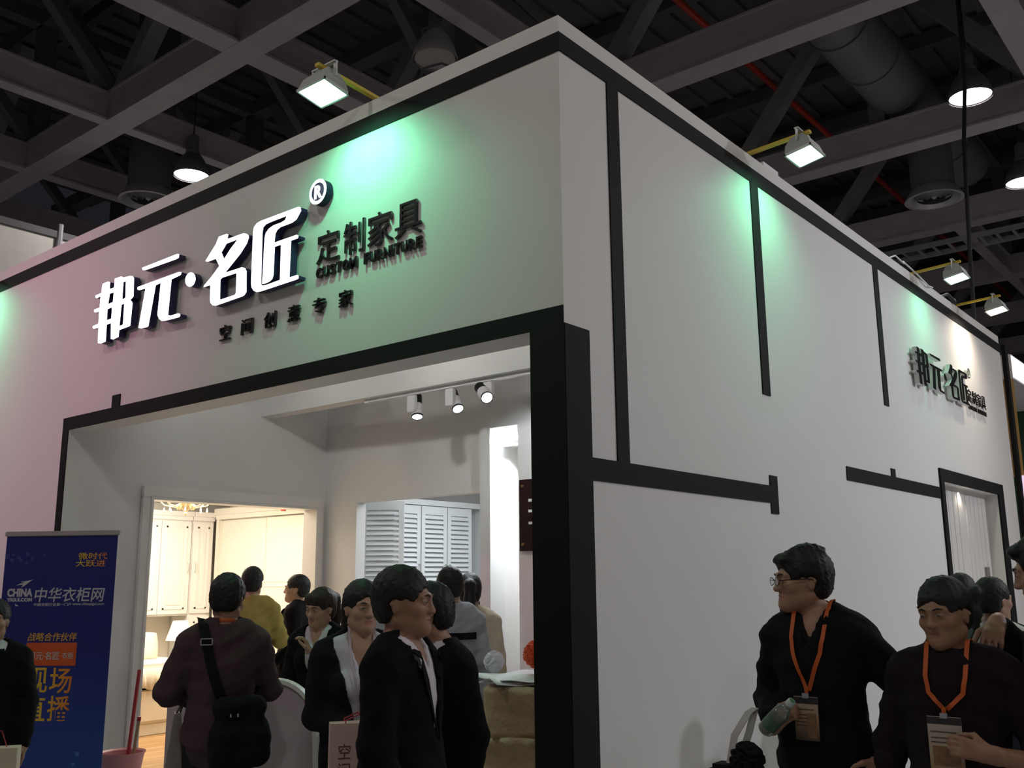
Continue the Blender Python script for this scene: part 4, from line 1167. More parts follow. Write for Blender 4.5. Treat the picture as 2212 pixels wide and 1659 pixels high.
class Field:
    def __init__(s):
        s.ops = []
    def cone(s, a, b, ra, rb, k=0.02, sub=False, fr=None):
        s.ops.append(('cone', np.array(a, float), np.array(b, float), ra, rb, k, sub, fr)); return s
    def ell(s, c, r, k=0.02, sub=False, fr=None, flat=None):
        s.ops.append(('ell', np.array(c, float), np.array(r, float), flat, None, k, sub, fr)); return s
    def clip(s, p, n):
        """keep the side the normal points away from"""
        n = np.array(n, float); s.ops.append(('clip', np.array(p, float), n / np.linalg.norm(n))); return s
    def vneck(s, zv, m, y0=-0.02, top=1.6):
        s.ops.append(('vneck', zv, m, y0)); return s
    def noise(s, amp, fr, seed=0):
        s.ops.append(('noise', amp, fr, seed)); return s
    def add(s, other):
        s.ops += other.ops; return s
    def mesh(s, name, coarse=0.014, fines=((), (), ()), smooth=True):
        lo = np.full(3, 9.0); hi = np.full(3, -9.0)
        def box(op):
            if op[0] == 'cone':
                _, a, b, ra, rb, k, sub, fr = op
                if fr is not None:
                    a, b = fr(a), fr(b)
                r = max(ra, rb)
                return np.minimum(a, b) - r, np.maximum(a, b) + r
            _, c, r, fl, _, k, sub, fr = op
            if fr is not None:
                c = fr(c)
                r = np.full(3, r.max())
            return c - r, c + r
        for op in s.ops:
            if op[0] in ('cone', 'ell') and not op[6]:
                a, b = box(op); lo = np.minimum(lo, a); hi = np.maximum(hi, b)
        lo -= 0.03; hi += 0.03
        L = [axis_lines(lo[d], hi[d], coarse, fines[d]) for d in range(3)]
        f = np.full([len(v) for v in L], 0.08, np.float64)
        for op in s.ops:
            if op[0] in ('cone', 'ell'):
                k, sub, fr = op[5], op[6], op[7]
                a, b = box(op)
                a = a - k - 0.03; b = b + k + 0.03
                sl = tuple(slice(max(np.searchsorted(L[d], a[d]) - 1, 0), np.searchsorted(L[d], b[d]) + 1) for d in range(3))
                X, Y, Z = np.meshgrid(L[0][sl[0]], L[1][sl[1]], L[2][sl[2]], indexing='ij')
                if X.size == 0:
                    continue
                if fr is not None:
                    R, pv = fr.R, fr.p
                    dx, dy, dz = X - pv[0] - fr.t[0], Y - pv[1] - fr.t[1], Z - pv[2] - fr.t[2]
                    X = R[0, 0] * dx + R[1, 0] * dy + R[2, 0] * dz + pv[0]
                    Y = R[0, 1] * dx + R[1, 1] * dy + R[2, 1] * dz + pv[1]
                    Z = R[0, 2] * dx + R[1, 2] * dy + R[2, 2] * dz + pv[2]
                if op[0] == 'cone':
                    _, A, B, ra, rb = op[:5]
                    d = B - A
                    t = ((X - A[0]) * d[0] + (Y - A[1]) * d[1] + (Z - A[2]) * d[2]) / max(d @ d, 1e-9)
                    t = np.clip(t, 0, 1)
                    D = np.sqrt((X - A[0] - t * d[0]) ** 2 + (Y - A[1] - t * d[1]) ** 2 + (Z - A[2] - t * d[2]) ** 2) - (ra + t * (rb - ra))
                else:
                    c, r = op[1], op[2]
                    u, v, w = (X - c[0]) / r[0], (Y - c[1]) / r[1], (Z - c[2]) / r[2]
                    k0 = np.sqrt(u * u + v * v + w * w)
                    k1 = np.sqrt((u / r[0]) ** 2 + (v / r[1]) ** 2 + (w / r[2]) ** 2)
                    D = k0 * (k0 - 1) / np.maximum(k1, 1e-6)
                F = f[sl]
                if sub:
                    h = np.maximum(k - np.abs(F + D), 0) / k
                    f[sl] = np.maximum(F, -D) + h * h * k * 0.25
                else:
                    h = np.maximum(k - np.abs(F - D), 0) / k
                    f[sl] = np.minimum(F, D) - h * h * k * 0.25
            elif op[0] == 'clip':
                _, p, n = op
                D = (L[0][:, None, None] - p[0]) * n[0] + (L[1][None, :, None] - p[1]) * n[1] + (L[2][None, None, :] - p[2]) * n[2]
                f = np.maximum(f, D)
            elif op[0] == 'vneck':
                _, zv, m, y0 = op
                w = np.maximum(L[1][None, :, None] - y0, (np.abs(L[0])[:, None, None] - (L[2][None, None, :] - zv) * m) / math.sqrt(1 + m * m))
                f = np.maximum(f, -w)
            elif op[0] == 'noise':
                _, amp, q, sd = op
                X, Y, Z = L[0][:, None, None], L[1][None, :, None], L[2][None, None, :]
                f = f + amp * (np.sin(q * (X + 0.6 * Z) + sd) * np.sin(q * 0.8 * (Y * 1.3 - 0.5 * Z) + 2 * sd) + 0.6 * np.sin(q * 1.9 * (Z + 0.3 * X) + 1.3 * q * Y + sd))
        V, Q = surface_nets(L[0], L[1], L[2], f)
        return V, Q

class Frame:
    """rotation about a pivot, then a shift"""
    def __init__(s, yaw=0, pitch=0, roll=0, pivot=(0, 0.01, 1.49), t=(0, 0, 0)):
        s.R = np.array((Matrix.Rotation(yaw, 3, 'Z') @ Matrix.Rotation(pitch, 3, 'X') @ Matrix.Rotation(roll, 3, 'Y')))
        s.p = np.array(pivot, float); s.t = np.array(t, float)
    def __call__(s, q):
        return s.R @ (np.array(q, float) - s.p) + s.p + s.t
    def mat4(s):
        m = Matrix(s.R.tolist()).to_4x4()
        return Matrix.Translation((s.p + s.t).tolist()) @ m @ Matrix.Translation((-s.p).tolist())

def hand(F, wrist, u, n, side, curl, spread=0.0, grow=0.0, thumb=0.5, sc=1.0):
    """wrist point, u along the hand, n out of the palm, side = +1/-1 where the thumb sits along u x n"""
    u = np.array(u, float); u /= np.linalg.norm(u)
    n = np.array(n, float); n -= u * (n @ u); n /= np.linalg.norm(n)
    s_ = np.cross(u, n) * side
    w = np.array(wrist, float)
    for o in (-0.024, -0.008, 0.008, 0.024):
        F.cone(w + u * 0.02 + s_ * o * 0.75 , w + u * 0.078 * sc + s_ * o, 0.014, 0.0125, 0.012)
    tips = []
    for i, (o, ln) in enumerate(((0.027, 0.070), (0.009, 0.080), (-0.009, 0.075), (-0.026, 0.058))):
        base = w + u * 0.082 * sc + s_ * o
        cur = curl[i] if isinstance(curl, (list, tuple)) else curl
        d = u + s_ * (spread * o * 12)
        d /= np.linalg.norm(d)
        a = 0.0
        pts = [base]
        for seg, fr_ in enumerate((0.45, 0.30, 0.25)):
            a += cur * (0.8 if seg == 0 else 1.0)
            dd = d * math.cos(a) + n * math.sin(a)
            pts.append(pts[-1] + dd * ln * fr_ * sc)
        rr = (0.0098, 0.0088, 0.008, 0.007)
        for seg in range(3):
            F.cone(pts[seg], pts[seg + 1], rr[seg] + grow, rr[seg + 1] + grow, 0.004)
        tips.append(pts[-1])
    b = w + u * 0.022 + s_ * 0.026 + n * 0.006
    d1 = u * 0.72 + s_ * 0.62 + n * thumb * 0.6; d1 /= np.linalg.norm(d1)
    m1 = b + d1 * 0.042 * sc
    d2 = u * 0.9 + s_ * (0.3 - 0.5 * thumb) + n * thumb; d2 /= np.linalg.norm(d2)
    m2 = m1 + d2 * 0.034 * sc
    m3 = m2 + (d2 * 0.8 + u * 0.2) * 0.024 * sc
    F.cone(b, m1, 0.015, 0.0115, 0.012); F.cone(m1, m2, 0.0112, 0.0095, 0.005); F.cone(m2, m3, 0.0095, 0.0075, 0.004)
    return w + u * 0.06

SH = 1.405
def arm_pts(side, A):
    s = 1 if side == 'L' else -1
    sh = np.array(A.get('sh', (0.172 * s, 0.005, SH - 0.03)))
    el = np.array(A.get('el', (0.225 * s, 0.03, 1.115)))
    wr = np.array(A.get('wr', (0.235 * s, -0.03, 0.865)))
    return sh, el, wr

def torso(F, g, infl, d, belly=0.0, bust=0.0):
    """trunk from hips to shoulders; g girth factor, infl cloth thickness"""
    i = infl
    F.ell((0, 0.005, 0.93), (0.172 * g + i, 0.118 * g + i, 0.15 + i), 0.05)
    F.ell((0, -0.005 - belly * 0.5, 1.09), (0.148 * g + i, 0.108 * g + belly + i, 0.17 + i), 0.06)
    F.ell((0, 0.0, 1.27), (0.163 * g + i, 0.112 * g + i, 0.19 + i), 0.06)
    for s in (-1, 1):
        F.cone((0, 0.008, SH), (0.142 * s, 0.008, SH - 0.03), 0.062 + i, 0.056 + i, 0.05)
    F.cone((-0.12, 0.012, SH + 0.01), (0, 0.018, SH + 0.055), 0.045 + i * 0.8, 0.05 + i * 0.6, 0.04)
    F.cone((0.12, 0.012, SH + 0.01), (0, 0.018, SH + 0.055), 0.045 + i * 0.8, 0.05 + i * 0.6, 0.04)
    if bust:
        for s in (-1, 1):
            F.ell((0.07 * s, -0.09, 1.25), (0.06 + i * 0.5, 0.05 + i, 0.06 + i * 0.5), 0.04)
    return F

def limbs(F, P, infl, d, sleeves=1.0):
    for side in 'LR':
        A = P.get(side, {})
        sh, el, wr = arm_pts(side, A)
        F.cone(sh, el, 0.052 + infl, 0.042 + infl, 0.03)
        if sleeves > 0:
            F.cone(el, el + (wr - el) * sleeves, 0.042 + infl, 0.042 + (0.029 - 0.042) * sleeves + infl * 0.9, 0.025)
    return F

def legs(F, P, infl):
    st = P.get('stance', 0.1)
    sw = P.get('stride', 0.0)
    for s in (-1, 1):
        hip = (0.088 * s, 0, 0.92); kn = (st * s * 0.97, -0.015 - s * sw * 0.5, 0.50); an = (st * s, 0.02 - s * sw, 0.09)
        F.cone(hip, kn, 0.088 + infl, 0.056 + infl, 0.04)
        F.cone(kn, an, 0.056 + infl, 0.038 + infl * 1.6, 0.03)
    return F
def feet(F, P, infl):
    st = P.get('stance', 0.1)
    sw = P.get('stride', 0.0)
    for s in (-1, 1):
        F.cone((st * s, 0.045 - s * sw, 0.042), (st * s * 1.1, -0.13 - s * sw, 0.032), 0.036 + infl, 0.03 + infl, 0.03)
        F.cone((st * s, 0.03 - s * sw, 0.05), (st * s, 0.02 - s * sw, 0.11), 0.036 + infl, 0.034 + infl, 0.03)
    return F

def head_field(F, fr, fem=0.0, wide=1.0):
    E = lambda *a, **k: F.ell(*a, fr=fr, **k)
    C = lambda *a, **k: F.cone(*a, fr=fr, **k)
    w = wide
    E((0, 0.018, 1.628), (0.075 * w, 0.096, 0.092), k=0.02)
    E((0, -0.028, 1.585), (0.064 * w, 0.068, 0.085), k=0.03)
    E((0, -0.035, 1.535), (0.050 * w, 0.052, 0.045), k=0.03)
    C((-0.047 * w, 0.01, 1.535), (0, -0.068, 1.512), 0.022, 0.024, k=0.03)
    C((0.047 * w, 0.01, 1.535), (0, -0.068, 1.512), 0.022, 0.024, k=0.03)
    E((0, -0.081, 1.506), (0.022, 0.018, 0.017), k=0.02)
    # cheek bones, brow, nose, lips
    for s in (-1, 1):
        E((0.043 * s * w, -0.063, 1.578), (0.022, 0.022, 0.02), k=0.02)
        C((0.012 * s, -0.094, 1.628), (0.045 * s * w, -0.078, 1.626), 0.009, 0.009, k=0.016)
        E((0.031 * s * w, -0.101, 1.608), (0.019, 0.014, 0.011), k=0.014, sub=True)
        E((0.031 * s * w, -0.082, 1.607), (0.0175, 0.012, 0.0125), k=0.004)
        E((0.011 * s, -0.101, 1.571), (0.0095, 0.011, 0.008), k=0.008)
        E((0.075 * s * w, 0.012, 1.588), (0.008, 0.016, 0.028), k=0.006)
        C((0.075 * s * w, 0.022, 1.605), (0.081 * s * w, 0.026, 1.597), 0.006, 0.008, k=0.006)
    C((0, -0.092, 1.618), (0, -0.106, 1.578), 0.008, 0.0115, k=0.012)
    E((0, -0.108, 1.573), (0.0105, 0.012, 0.0095), k=0.008)
    C((-0.018, -0.088, 1.543), (0.018, -0.088, 1.543), 0.007, 0.007, k=0.006)
    C((-0.010, -0.093, 1.545), (0.010, -0.093, 1.545), 0.0065, 0.0065, k=0.006)
    C((-0.014, -0.090, 1.532), (0.014, -0.090, 1.532), 0.0075, 0.0075, k=0.006)
    for s in (-1, 1):
        C((0, -0.1005, 1.5378), (0.023 * s, -0.094, 1.5415), 0.0022, 0.0018, k=0.004, sub=True)
    return F

def hair_field(kind, fr, rnd):
    F = Field()
    E = lambda *a, **k: F.ell(*a, fr=fr, **k)
    C = lambda *a, **k: F.cone(*a, fr=fr, **k)
    if kind in ('short', 'crop', 'messy'):
        th = {'short': 0.014, 'crop': 0.010, 'messy': 0.016}[kind]
        E((0, 0.022, 1.636), (0.077 + th, 0.098 + th, 0.092 + th), k=0.02)
        E((0, 0.055, 1.58), (0.066 + th * 0.6, 0.055 + th * 0.6, 0.07), k=0.03)
        if kind == 'messy':
            for k_ in range(16):
                a = rnd.rand() * 6.28; b = 0.2 + rnd.rand() * 0.9
                p0 = np.array((0.07 * math.sin(a) * math.sin(b), 0.02 + 0.09 * math.cos(a) * math.sin(b), 1.64 + 0.09 * math.cos(b)))
                C(p0, p0 + np.array((0.02 * math.sin(a), 0.03, 0.008)), 0.018, 0.007, k=0.015)
            E((0, -0.07, 1.688), (0.062, 0.034, 0.024), k=0.02)
        E((0, -0.125, 1.575), (0.085, 0.085, 0.095 if kind != 'crop' else 0.098), k=0.012, sub=True)
        for s in (-1, 1):
            E((0.095 * s, -0.03, 1.565), (0.04, 0.055, 0.06), k=0.01, sub=True)
            E((0.09 * s, 0.012, 1.575), (0.03, 0.03, 0.045), k=0.008, sub=True)
        E((0, 0.03, 1.46), (0.13, 0.14, 0.065), k=0.015, sub=True)
    elif kind in ('pony', 'ponyback', 'long', 'bob'):
        E((0, 0.022, 1.636), (0.090, 0.111, 0.105), k=0.02)
        E((0, 0.05, 1.575), (0.082, 0.065, 0.08), k=0.03)
        if kind == 'pony' or kind == 'bob':
            E((0, -0.068, 1.675), (0.070, 0.036, 0.045), k=0.02)      # fringe
        E((0, -0.122, 1.570), (0.068, 0.078, 0.078 if kind in ('pony', 'bob') else 0.105), k=0.010, sub=True)
        if kind in ('long', 'bob'):
            dn = 1.38 if kind == 'long' else 1.50
            for s in (-1, 1):
                C((0.08 * s, 0.02, 1.60), (0.085 * s, 0.03, dn + 0.02), 0.026, 0.018, k=0.03)
            C((-0.05, 0.075, 1.58), (-0.05, 0.085, dn), 0.04, 0.03, k=0.04)
            C((0.05, 0.075, 1.58), (0.05, 0.085, dn), 0.04, 0.03, k=0.04)
        else:
            for s in (-1, 1):
                E((0.092 * s, -0.012, 1.572), (0.03, 0.04, 0.05), k=0.01, sub=True)
            E((0, 0.02, 1.455), (0.13, 0.13, 0.07), k=0.015, sub=True)
            C((0, 0.10, 1.655), (0, 0.15, 1.63), 0.035, 0.038, k=0.03)
            C((0, 0.15, 1.63), (0, 0.165, 1.52), 0.042, 0.04, k=0.03)
            C((0, 0.165, 1.52), (0.01, 0.14, 1.38), 0.04, 0.014, k=0.03)
    return F

EYE_W = mat('eye_white', (0.3, 0.27, 0.25), 0.4)
EYE_D = mat('iris', (0.02, 0.012, 0.01), 0.2)
_mats = {}
def cmat(kind, c, **k):
    key = (kind,) + tuple(round(v, 4) for v in c)
    if key not in _mats:
        _mats[key] = mat(kind, c, **k)
    return _mats[key]
def skin(c):
    return cmat('skin', c, rough=0.5, var=0.08, scale=25)
def cloth(c, name='fabric', rough=0.9, bump=0.25):
    return cmat(name, c, spec=0.15, rough=rough, var=0.12, scale=18, bump=bump, bscale=160)

def ribbon(pts, w, th, m, name, parent, wdir=(1, 0, 0)):
    mb = MB()
    prev = None
    pts = [Vector(q) for q in pts]
    for i, q in enumerate(pts):
        d = (pts[min(i + 1, len(pts) - 1)] - pts[max(i - 1, 0)]).normalized()
        wv = Vector(wdir)
        wv = (wv - d * wv.dot(d)).normalized()
        nv = d.cross(wv)
        r = [mb.bm.verts.new(q + wv * (a * w / 2) + nv * (b * th / 2)) for a, b in ((-1, -1), (1, -1), (1, 1), (-1, 1))]
        if prev:
            for k in range(4):
                mb.bm.faces.new((prev[k], prev[(k + 1) % 4], r[(k + 1) % 4], r[k]))
        else:
            mb.bm.faces.new(r[::-1])
        prev = r
    mb.bm.faces.new(prev)
    return mb.build(name, m, parent, True)

def collar_mesh(m, parent, r=0.066, h=0.042, gap=0.25, tip=0.07, z=1.462, name='collar'):
    """folded shirt collar round the neck, open in front"""
    mb = MB()
    n = 26
    prev = None
    for k in range(n + 1):
        t = k / n
        a = -PI / 2 + gap + t * (2 * PI - 2 * gap)       # -y is the front
        fr = abs(t - 0.5) * 2
        dz = -0.030 * fr ** 2
        ca, sa = math.cos(a), math.sin(a)
        drop = h + (tip * max(0, (fr - 0.72) / 0.28) ** 1.5)
        p0 = (r * ca, 0.012 + r * sa * 0.98, z + dz + 0.012)
        p1 = ((r + 0.007) * ca, 0.012 + (r + 0.007) * sa, z + dz + 0.018)
        p2 = ((r + 0.026) * ca, 0.012 + (r + 0.030) * sa, z + dz + 0.018 - drop)
        p3 = ((r + 0.004) * ca, 0.012 + (r + 0.004) * sa, z + dz - 0.03)
        R = [mb.bm.verts.new(q) for q in (p0, p1, p2, p3)]
        if prev:
            for i, j in ((0, 1), (1, 2), (3, 0)):
                mb.bm.faces.new((prev[i], prev[j], R[j], R[i]))
        prev = R
    o = mb.build(name, m, parent, True)
    md = o.modifiers.new('thick', 'SOLIDIFY')
    md.thickness = 0.003
    return o

SURF = {}
def surf_y(root, x, z, front=True, rad=0.02):
    V = np.concatenate(SURF[root.name])
    d = (V[:, 0] - x) ** 2 + (V[:, 2] - z) ** 2
    m = d < rad * rad
    if not m.any():
        return 0.0
    return V[m, 1].min() if front else V[m, 1].max()

def surf_z(root, x, y, rad=0.014):
    V = np.concatenate(SURF[root.name])
    m = (V[:, 0] - x) ** 2 + (V[:, 1] - y) ** 2 < rad * rad
    return V[m, 2].max() if m.any() else 0.0

def person(label, xy, height, yaw, P):
    """yaw in degrees: 0 faces the viewer, +90 faces picture right, 180 shows the back"""
    sc = height / 1.72
    dx, dy = CAM[0] - xy[0], CAM[1] - xy[1]
    rz = math.atan2(dx, -dy) + math.radians(yaw)
    rnd = np.random.RandomState(P.get('seed', 1))
    g = P.get('girth', 1.0)
    hd = P.get('head', (0, 0, 0))
    fr = Frame(math.radians(hd[0]), math.radians(hd[1]), math.radians(hd[2]), t=P.get('head_t', (0, 0, 0)))
    lean = P.get('lean', 0.0)
    fine = P.get('fine', 0.0055)
    fem = P.get('fem', 0)
    F = Field()
    torso(F, g * 0.97, 0, 0, P.get('belly', 0), fem)
    limbs(F, P, 0, 0)
    legs(F, P, 0)
    feet(F, P, 0)
    nb_ = fr((0, 0.026, 1.55))
    F.cone((0, 0.018, 1.40), nb_, 0.056 if not fem else 0.047, 0.047 if not fem else 0.040, 0.022)
    head_field(F, fr, fem, P.get('wide', 1.0))
    hands = []
    for side in 'LR':
        A = P.get(side, {})
        sh, el, wr = arm_pts(side, A)
        u = A.get('u', (wr - el))
        s = 1 if side == 'L' else -1
        n = A.get('n', (-s, -0.2, 0))
        ts = A.get('ts', None)
        uu = np.array(u, float); uu /= np.linalg.norm(uu)
        nn = np.array(n, float); nn -= uu * (nn @ uu); nn /= np.linalg.norm(nn)
        sd = np.cross(uu, nn)
        ref = np.array(A.get('thumb_to', (0, -1, 0.3)), float)
        sgn = 1 if sd @ ref > 0 else -1
        F.cone(wr - uu * 0.03, wr + uu * 0.02, 0.027, 0.024, 0.02)
        hands.append(hand(F, wr, uu, nn, sgn, A.get('curl', 0.35), A.get('spread', 0.0), 0, A.get('thumb', 0.5)))
    hc = fr((0, 0, 1.60))
    fx = [(hc[0] - 0.11, hc[0] + 0.11, fine)]; fy = [(hc[1] - 0.14, hc[1] + 0.13, fine)]; fz = [(hc[2] - 0.13, hc[2] + 0.14, fine)]
    if P.get('hands', True):
        for h_ in hands:
            fx.append((h_[0] - 0.08, h_[0] + 0.08, 0.0065)); fy.append((h_[1] - 0.08, h_[1] + 0.08, 0.0065)); fz.append((h_[2] - 0.11, h_[2] + 0.09, 0.0065))
    V, Q = F.mesh('person', P.get('coarse', 0.018), (fx, fy, fz))
    me = fast_mesh('person', V * sc, Q, smooth=True)
    root = link('person', me, None)
    me.materials.append(skin(P.get('skin', (0.42, 0.24, 0.16))))
    sk = P.get('skin', (0.42, 0.24, 0.16))
    me.materials.append(cmat('lips', (sk[0] * 0.86, sk[1] * 0.64, sk[2] * 0.66), rough=0.45))
    cen = V[Q].mean(1)
    loc = (cen - fr.p - fr.t) @ fr.R + fr.p
    lip = (((loc[:, 0]) / 0.024) ** 2 + ((loc[:, 2] - 1.5385) / 0.0125) ** 2 < 1) & (loc[:, 1] < -0.075)
    mi = np.zeros(len(Q), np.int32); mi[lip] = 1
    if len(me.polygons) == len(mi):
        me.polygons.foreach_set('material_index', mi)
    root.location = (xy[0], xy[1], P.get('z', 0.0))
    root.rotation_euler = (math.radians(P.get('tilt', 0)), 0, rz)
    tag(root, label, 'person')
    S = Matrix.Scale(sc, 4)
    def put(o):
        o.matrix_basis = S @ o.matrix_basis
        return o
    def field_part(name, Fd, m, coarse=0.013, fines=((), (), ())):
        v, q = Fd.mesh(name, coarse, fines)
        if name not in ('hair', 'shoes', 'trousers'):
            SURF.setdefault(root.name, []).append(v)
        return link(name, fast_mesh(name, v * sc, q, smooth=True), m, root)
    HM = fr.mat4()
    # eyes and brows
    if P.get('face', True):
        w = P.get('wide', 1.0)
        for s in (-1, 1):
            e_ = MB()
            e_.lathe([(0.0001, -0.0105), (0.006, -0.009), (0.0105, 0.0), (0.006, 0.009), (0.0001, 0.0105)], 12, cap=False)
            o = e_.build('eye', EYE_W, root, True)
            o.matrix_basis = S @ HM @ Matrix.Translation((0.031 * s * w, -0.0885, 1.6075)) @ Matrix.Diagonal((1.15, 0.9, 0.5, 1))
            i_ = MB().lathe([(0.0001, 0.0), (0.0052, 0.0)], 12, cap=False).lathe([(0.0052, 0.0), (0.0052, 0.002)], 12).build('iris', EYE_D, o)
            i_.matrix_basis = Matrix.Translation((0, -0.0098, 0)) @ Matrix.Rotation(PI / 2, 4, 'X')
            b_ = MB().tube([(0.014 * s, -0.1015, 1.627), (0.030 * s * w, -0.0985, 1.6325), (0.047 * s * w, -0.084, 1.628)], [0.0028, 0.0034, 0.0015], 7).build('eyebrow', cmat('hair', P.get('hair_c', (0.0032, 0.0028, 0.0028)), rough=0.6), root, True)
            b_.matrix_basis = S @ HM
    # hair
    if P.get('hair'):
        Hf = hair_field(P['hair'], fr, rnd)
        Hf.noise(0.0022, 150, P.get('seed', 1)).noise(0.002, 310, P.get('seed', 1) + 1)
        hcx = fr((0, 0.02, 1.6))
        field_part('hair', Hf, cmat('hair', P.get('hair_c', (0.0032, 0.0028, 0.0028)), rough=0.75, var=0.3, scale=60, spec=0.07, bump=0.6, bscale=90), max(fine, 0.0065) + 0.001)
    wear = P['wear']
    fem_b = fem
    bl = P.get('belly', 0)
    if 'trousers' in wear:
        T = Field(); legs(T, P, 0.012); T.ell((0, 0.005, 0.93), (0.168 * g + 0.008, 0.114 * g + 0.010, 0.13), 0.04); T.clip((0, 0, 0.98), (0, 0, 1)).clip((0, 0, 0.06), (0, 0, -1)).noise(0.003, 30, 2)
        field_part('trousers', T, cloth(wear['trousers']), 0.02)
    sh_ = Field(); feet(sh_, P, 0.008); sh_.clip((0, 0, 0.1), (0, 0, 1)).clip((0, 0, 0.002), (0, 0, -1))
    field_part('shoes', sh_, cmat('shoe_leather', wear.get('shoes', (0.01, 0.01, 0.01)), rough=0.4), 0.014)
    neckz = fr((0, 0, 1.5))
    if 'shirt' in wear:
        T = Field(); torso(T, g, 0.010, 0, bl, fem_b); limbs(T, P, 0.010, 0, wear.get('shirt_sleeve', 0.96))
        T.clip((0, 0, wear.get('shirt_hem', 0.86)), (0, 0, -1))
        T.cone((0, 0.012, 1.44), (0, 0.0, 1.62), 0.062, 0.075, 0.01, sub=True)
        T.vneck(wear.get('shirt_v', 1.36), wear.get('shirt_vm', 0.40), -0.03)
        T.noise(0.002, 45, 4)
        field_part('shirt', T, cloth(wear['shirt'], 'shirt_cotton'), 0.011)
        put(collar_mesh(cloth(wear['shirt'], 'shirt_cotton'), root, r=0.062 if not fem else 0.056, tip=wear.get('collar_tip', 0.05), gap=wear.get('collar_gap', 0.3)))
    if 'jacket' in wear:
        th = wear.get('jacket_th', 0.024)
        T = Field(); torso(T, g, th, 0, bl, fem_b); limbs(T, P, th * 0.8, 0, wear.get('sleeve', 0.93))
        hem = wear.get('hem', 0.78)
        T.cone((0, 0.0, 0.98), (0, 0.0, hem + 0.1), 0.15 * g, 0.165 * g, 0.06)
        T.clip((0, 0, hem), (0, 0, -1))
        T.cone((0, 0.014, 1.455), (0, 0.0, 1.64), 0.068, 0.085, 0.01, sub=True)
        if wear.get('v') is not None:
            T.vneck(wear['v'], wear.get('vm', 0.33), -0.02)
        T.noise(wear.get('wrinkle', 0.0035), 28, P.get('seed', 1))
        T.noise(wear.get('wrinkle', 0.0035) * 0.5, 61, P.get('seed', 1) + 2)
        field_part(wear.get('jacket_name', 'jacket'), T, wear.get('jacket_mat') or cloth(wear['jacket'], 'jacket_cloth'), wear.get('jres', 0.011))
        if wear.get('lapel'):
            for s in (-1, 1):
                yb = -0.112 * g - th - 0.006 - bl
                lp = MB()
                out = [(0.004 * s, wear['v'] - 0.01, yb - 0.004), (0.055 * s, wear['v'] + 0.11, yb + 0.004), (0.098 * s, 1.375, yb + 0.022), (0.075 * s, 1.405, yb + 0.03), (0.10 * s, 1.42, yb + 0.04), (0.072 * s, 1.465, 0.0), (0.055 * s, 1.43, yb + 0.05), (0.042 * s, 1.33, yb + 0.02)]
                vs = [lp.bm.verts.new((x, y, z)) for x, z, y in out]
                lp.bm.faces.new(vs)
                bmesh.ops.triangulate(lp.bm, faces=lp.bm.faces)
                o = lp.build('lapel', wear.get('jacket_mat') or cloth(wear['jacket'], 'jacket_cloth'), root)
                o.modifiers.new('thick', 'SOLIDIFY').thickness = 0.005
                put(o)
        if wear.get('neckband'):
            nbm = MB().lathe([(0.066, -0.012), (0.072, 0.0), (0.070, 0.012), (0.064, 0.014), (0.062, -0.012)], 26, cap=False).build('neckband', cloth(wear['jacket'], 'jacket_cloth'), root, True)
            nbm.matrix_basis = S @ Matrix.Translation((0, 0.006, 1.452)) @ Matrix.Rotation(math.radians(18), 4, 'X')
    return root, S, HM, rz

def lanyard(root, S, m, zlow, w=0.016, y=-0.145, spread=0.068, badge=None, bw=0.095, bh=0.135, top=1.475, back=True):
    for s in (-1, 1):
        pts = [(0.0, 0.082, top - 0.005), (0.045 * s, 0.066, top - 0.002), (spread * s, 0.015, top - 0.02), (spread * s * 0.98, -0.06, top - 0.075), (spread * s * 0.8, y + 0.01, top - 0.15), (spread * s * 0.38, y - 0.003, zlow + 0.02 + 0.42 * (top - 0.17 - zlow)), (0.004 * s, y, zlow + 0.02)]
        # smooth the path
        P_ = []
        for k in range(len(pts) - 1):
            for t in np.linspace(0, 1, 5)[:-1]:
                P_.append(Vector(pts[k]).lerp(Vector(pts[k + 1]), t))
        P_.append(Vector(pts[-1]))
        for q in P_:
            if q.y < -0.07:
                q.y = surf_y(root, q.x, q.z) - 0.004
            else:
                q.z = max(q.z - 0.02, surf_z(root, q.x, q.y) + 0.004)
        o = ribbon(P_, w, 0.0025, m, 'lanyard', root, (1, 0.25 * s, 0.4 * s))
        o.matrix_basis = S @ o.matrix_basis
    o = ribbon([(0, y - 0.002, zlow + 0.03), (0, y - 0.004, zlow)], w * 0.9, 0.004, m, 'lanyard_tail', root)
    o.matrix_basis = S @ o.matrix_basis
    y = min(y, surf_y(root, 0, zlow, True, 0.05), surf_y(root, 0, zlow - bh * 0.6, True, 0.05)) - 0.004 if badge else y
    if badge:
        b = MB().box(-bw / 2, bw / 2, y - 0.010, y - 0.005, zlow - bh, zlow, bev=0.001).build('badge', badge, root)
        b.matrix_basis = S @ b.matrix_basis
        c = MB().box(-0.012, 0.012, y - 0.012, y - 0.003, zlow - 0.006, zlow + 0.012).build('badge_clip', M['tray'], root)
        c.matrix_basis = S @ c.matrix_basis
        b['y_front'] = float(y - 0.010)
        return b

# ------------------------------------------------------------------ the visitors
BLK = (0.006, 0.006, 0.007)
LAV = (0.66, 0.62, 0.68)
WSH = (0.66, 0.68, 0.74)
SK1, SK2, SK3 = (0.40, 0.22, 0.145), (0.34, 0.18, 0.115), (0.48, 0.29, 0.20)
ORG = cmat('orange_ribbon', (0.55, 0.10, 0.012), rough=0.6)
def local_thing(name, label, cat, root, group=None):
    t = thing(name, label, cat, root.location, root.rotation_euler.z, group)
    return t
def badge_mat(name):
    return ramp_mat(name, [(0.0, (0.10, 0.07, 0.05)), (0.3, (0.36, 0.22, 0.12)), (0.55, (0.42, 0.33, 0.24)), (1.0, (0.48, 0.42, 0.36))], 'Z', 0.2, 1.02, 1.22)

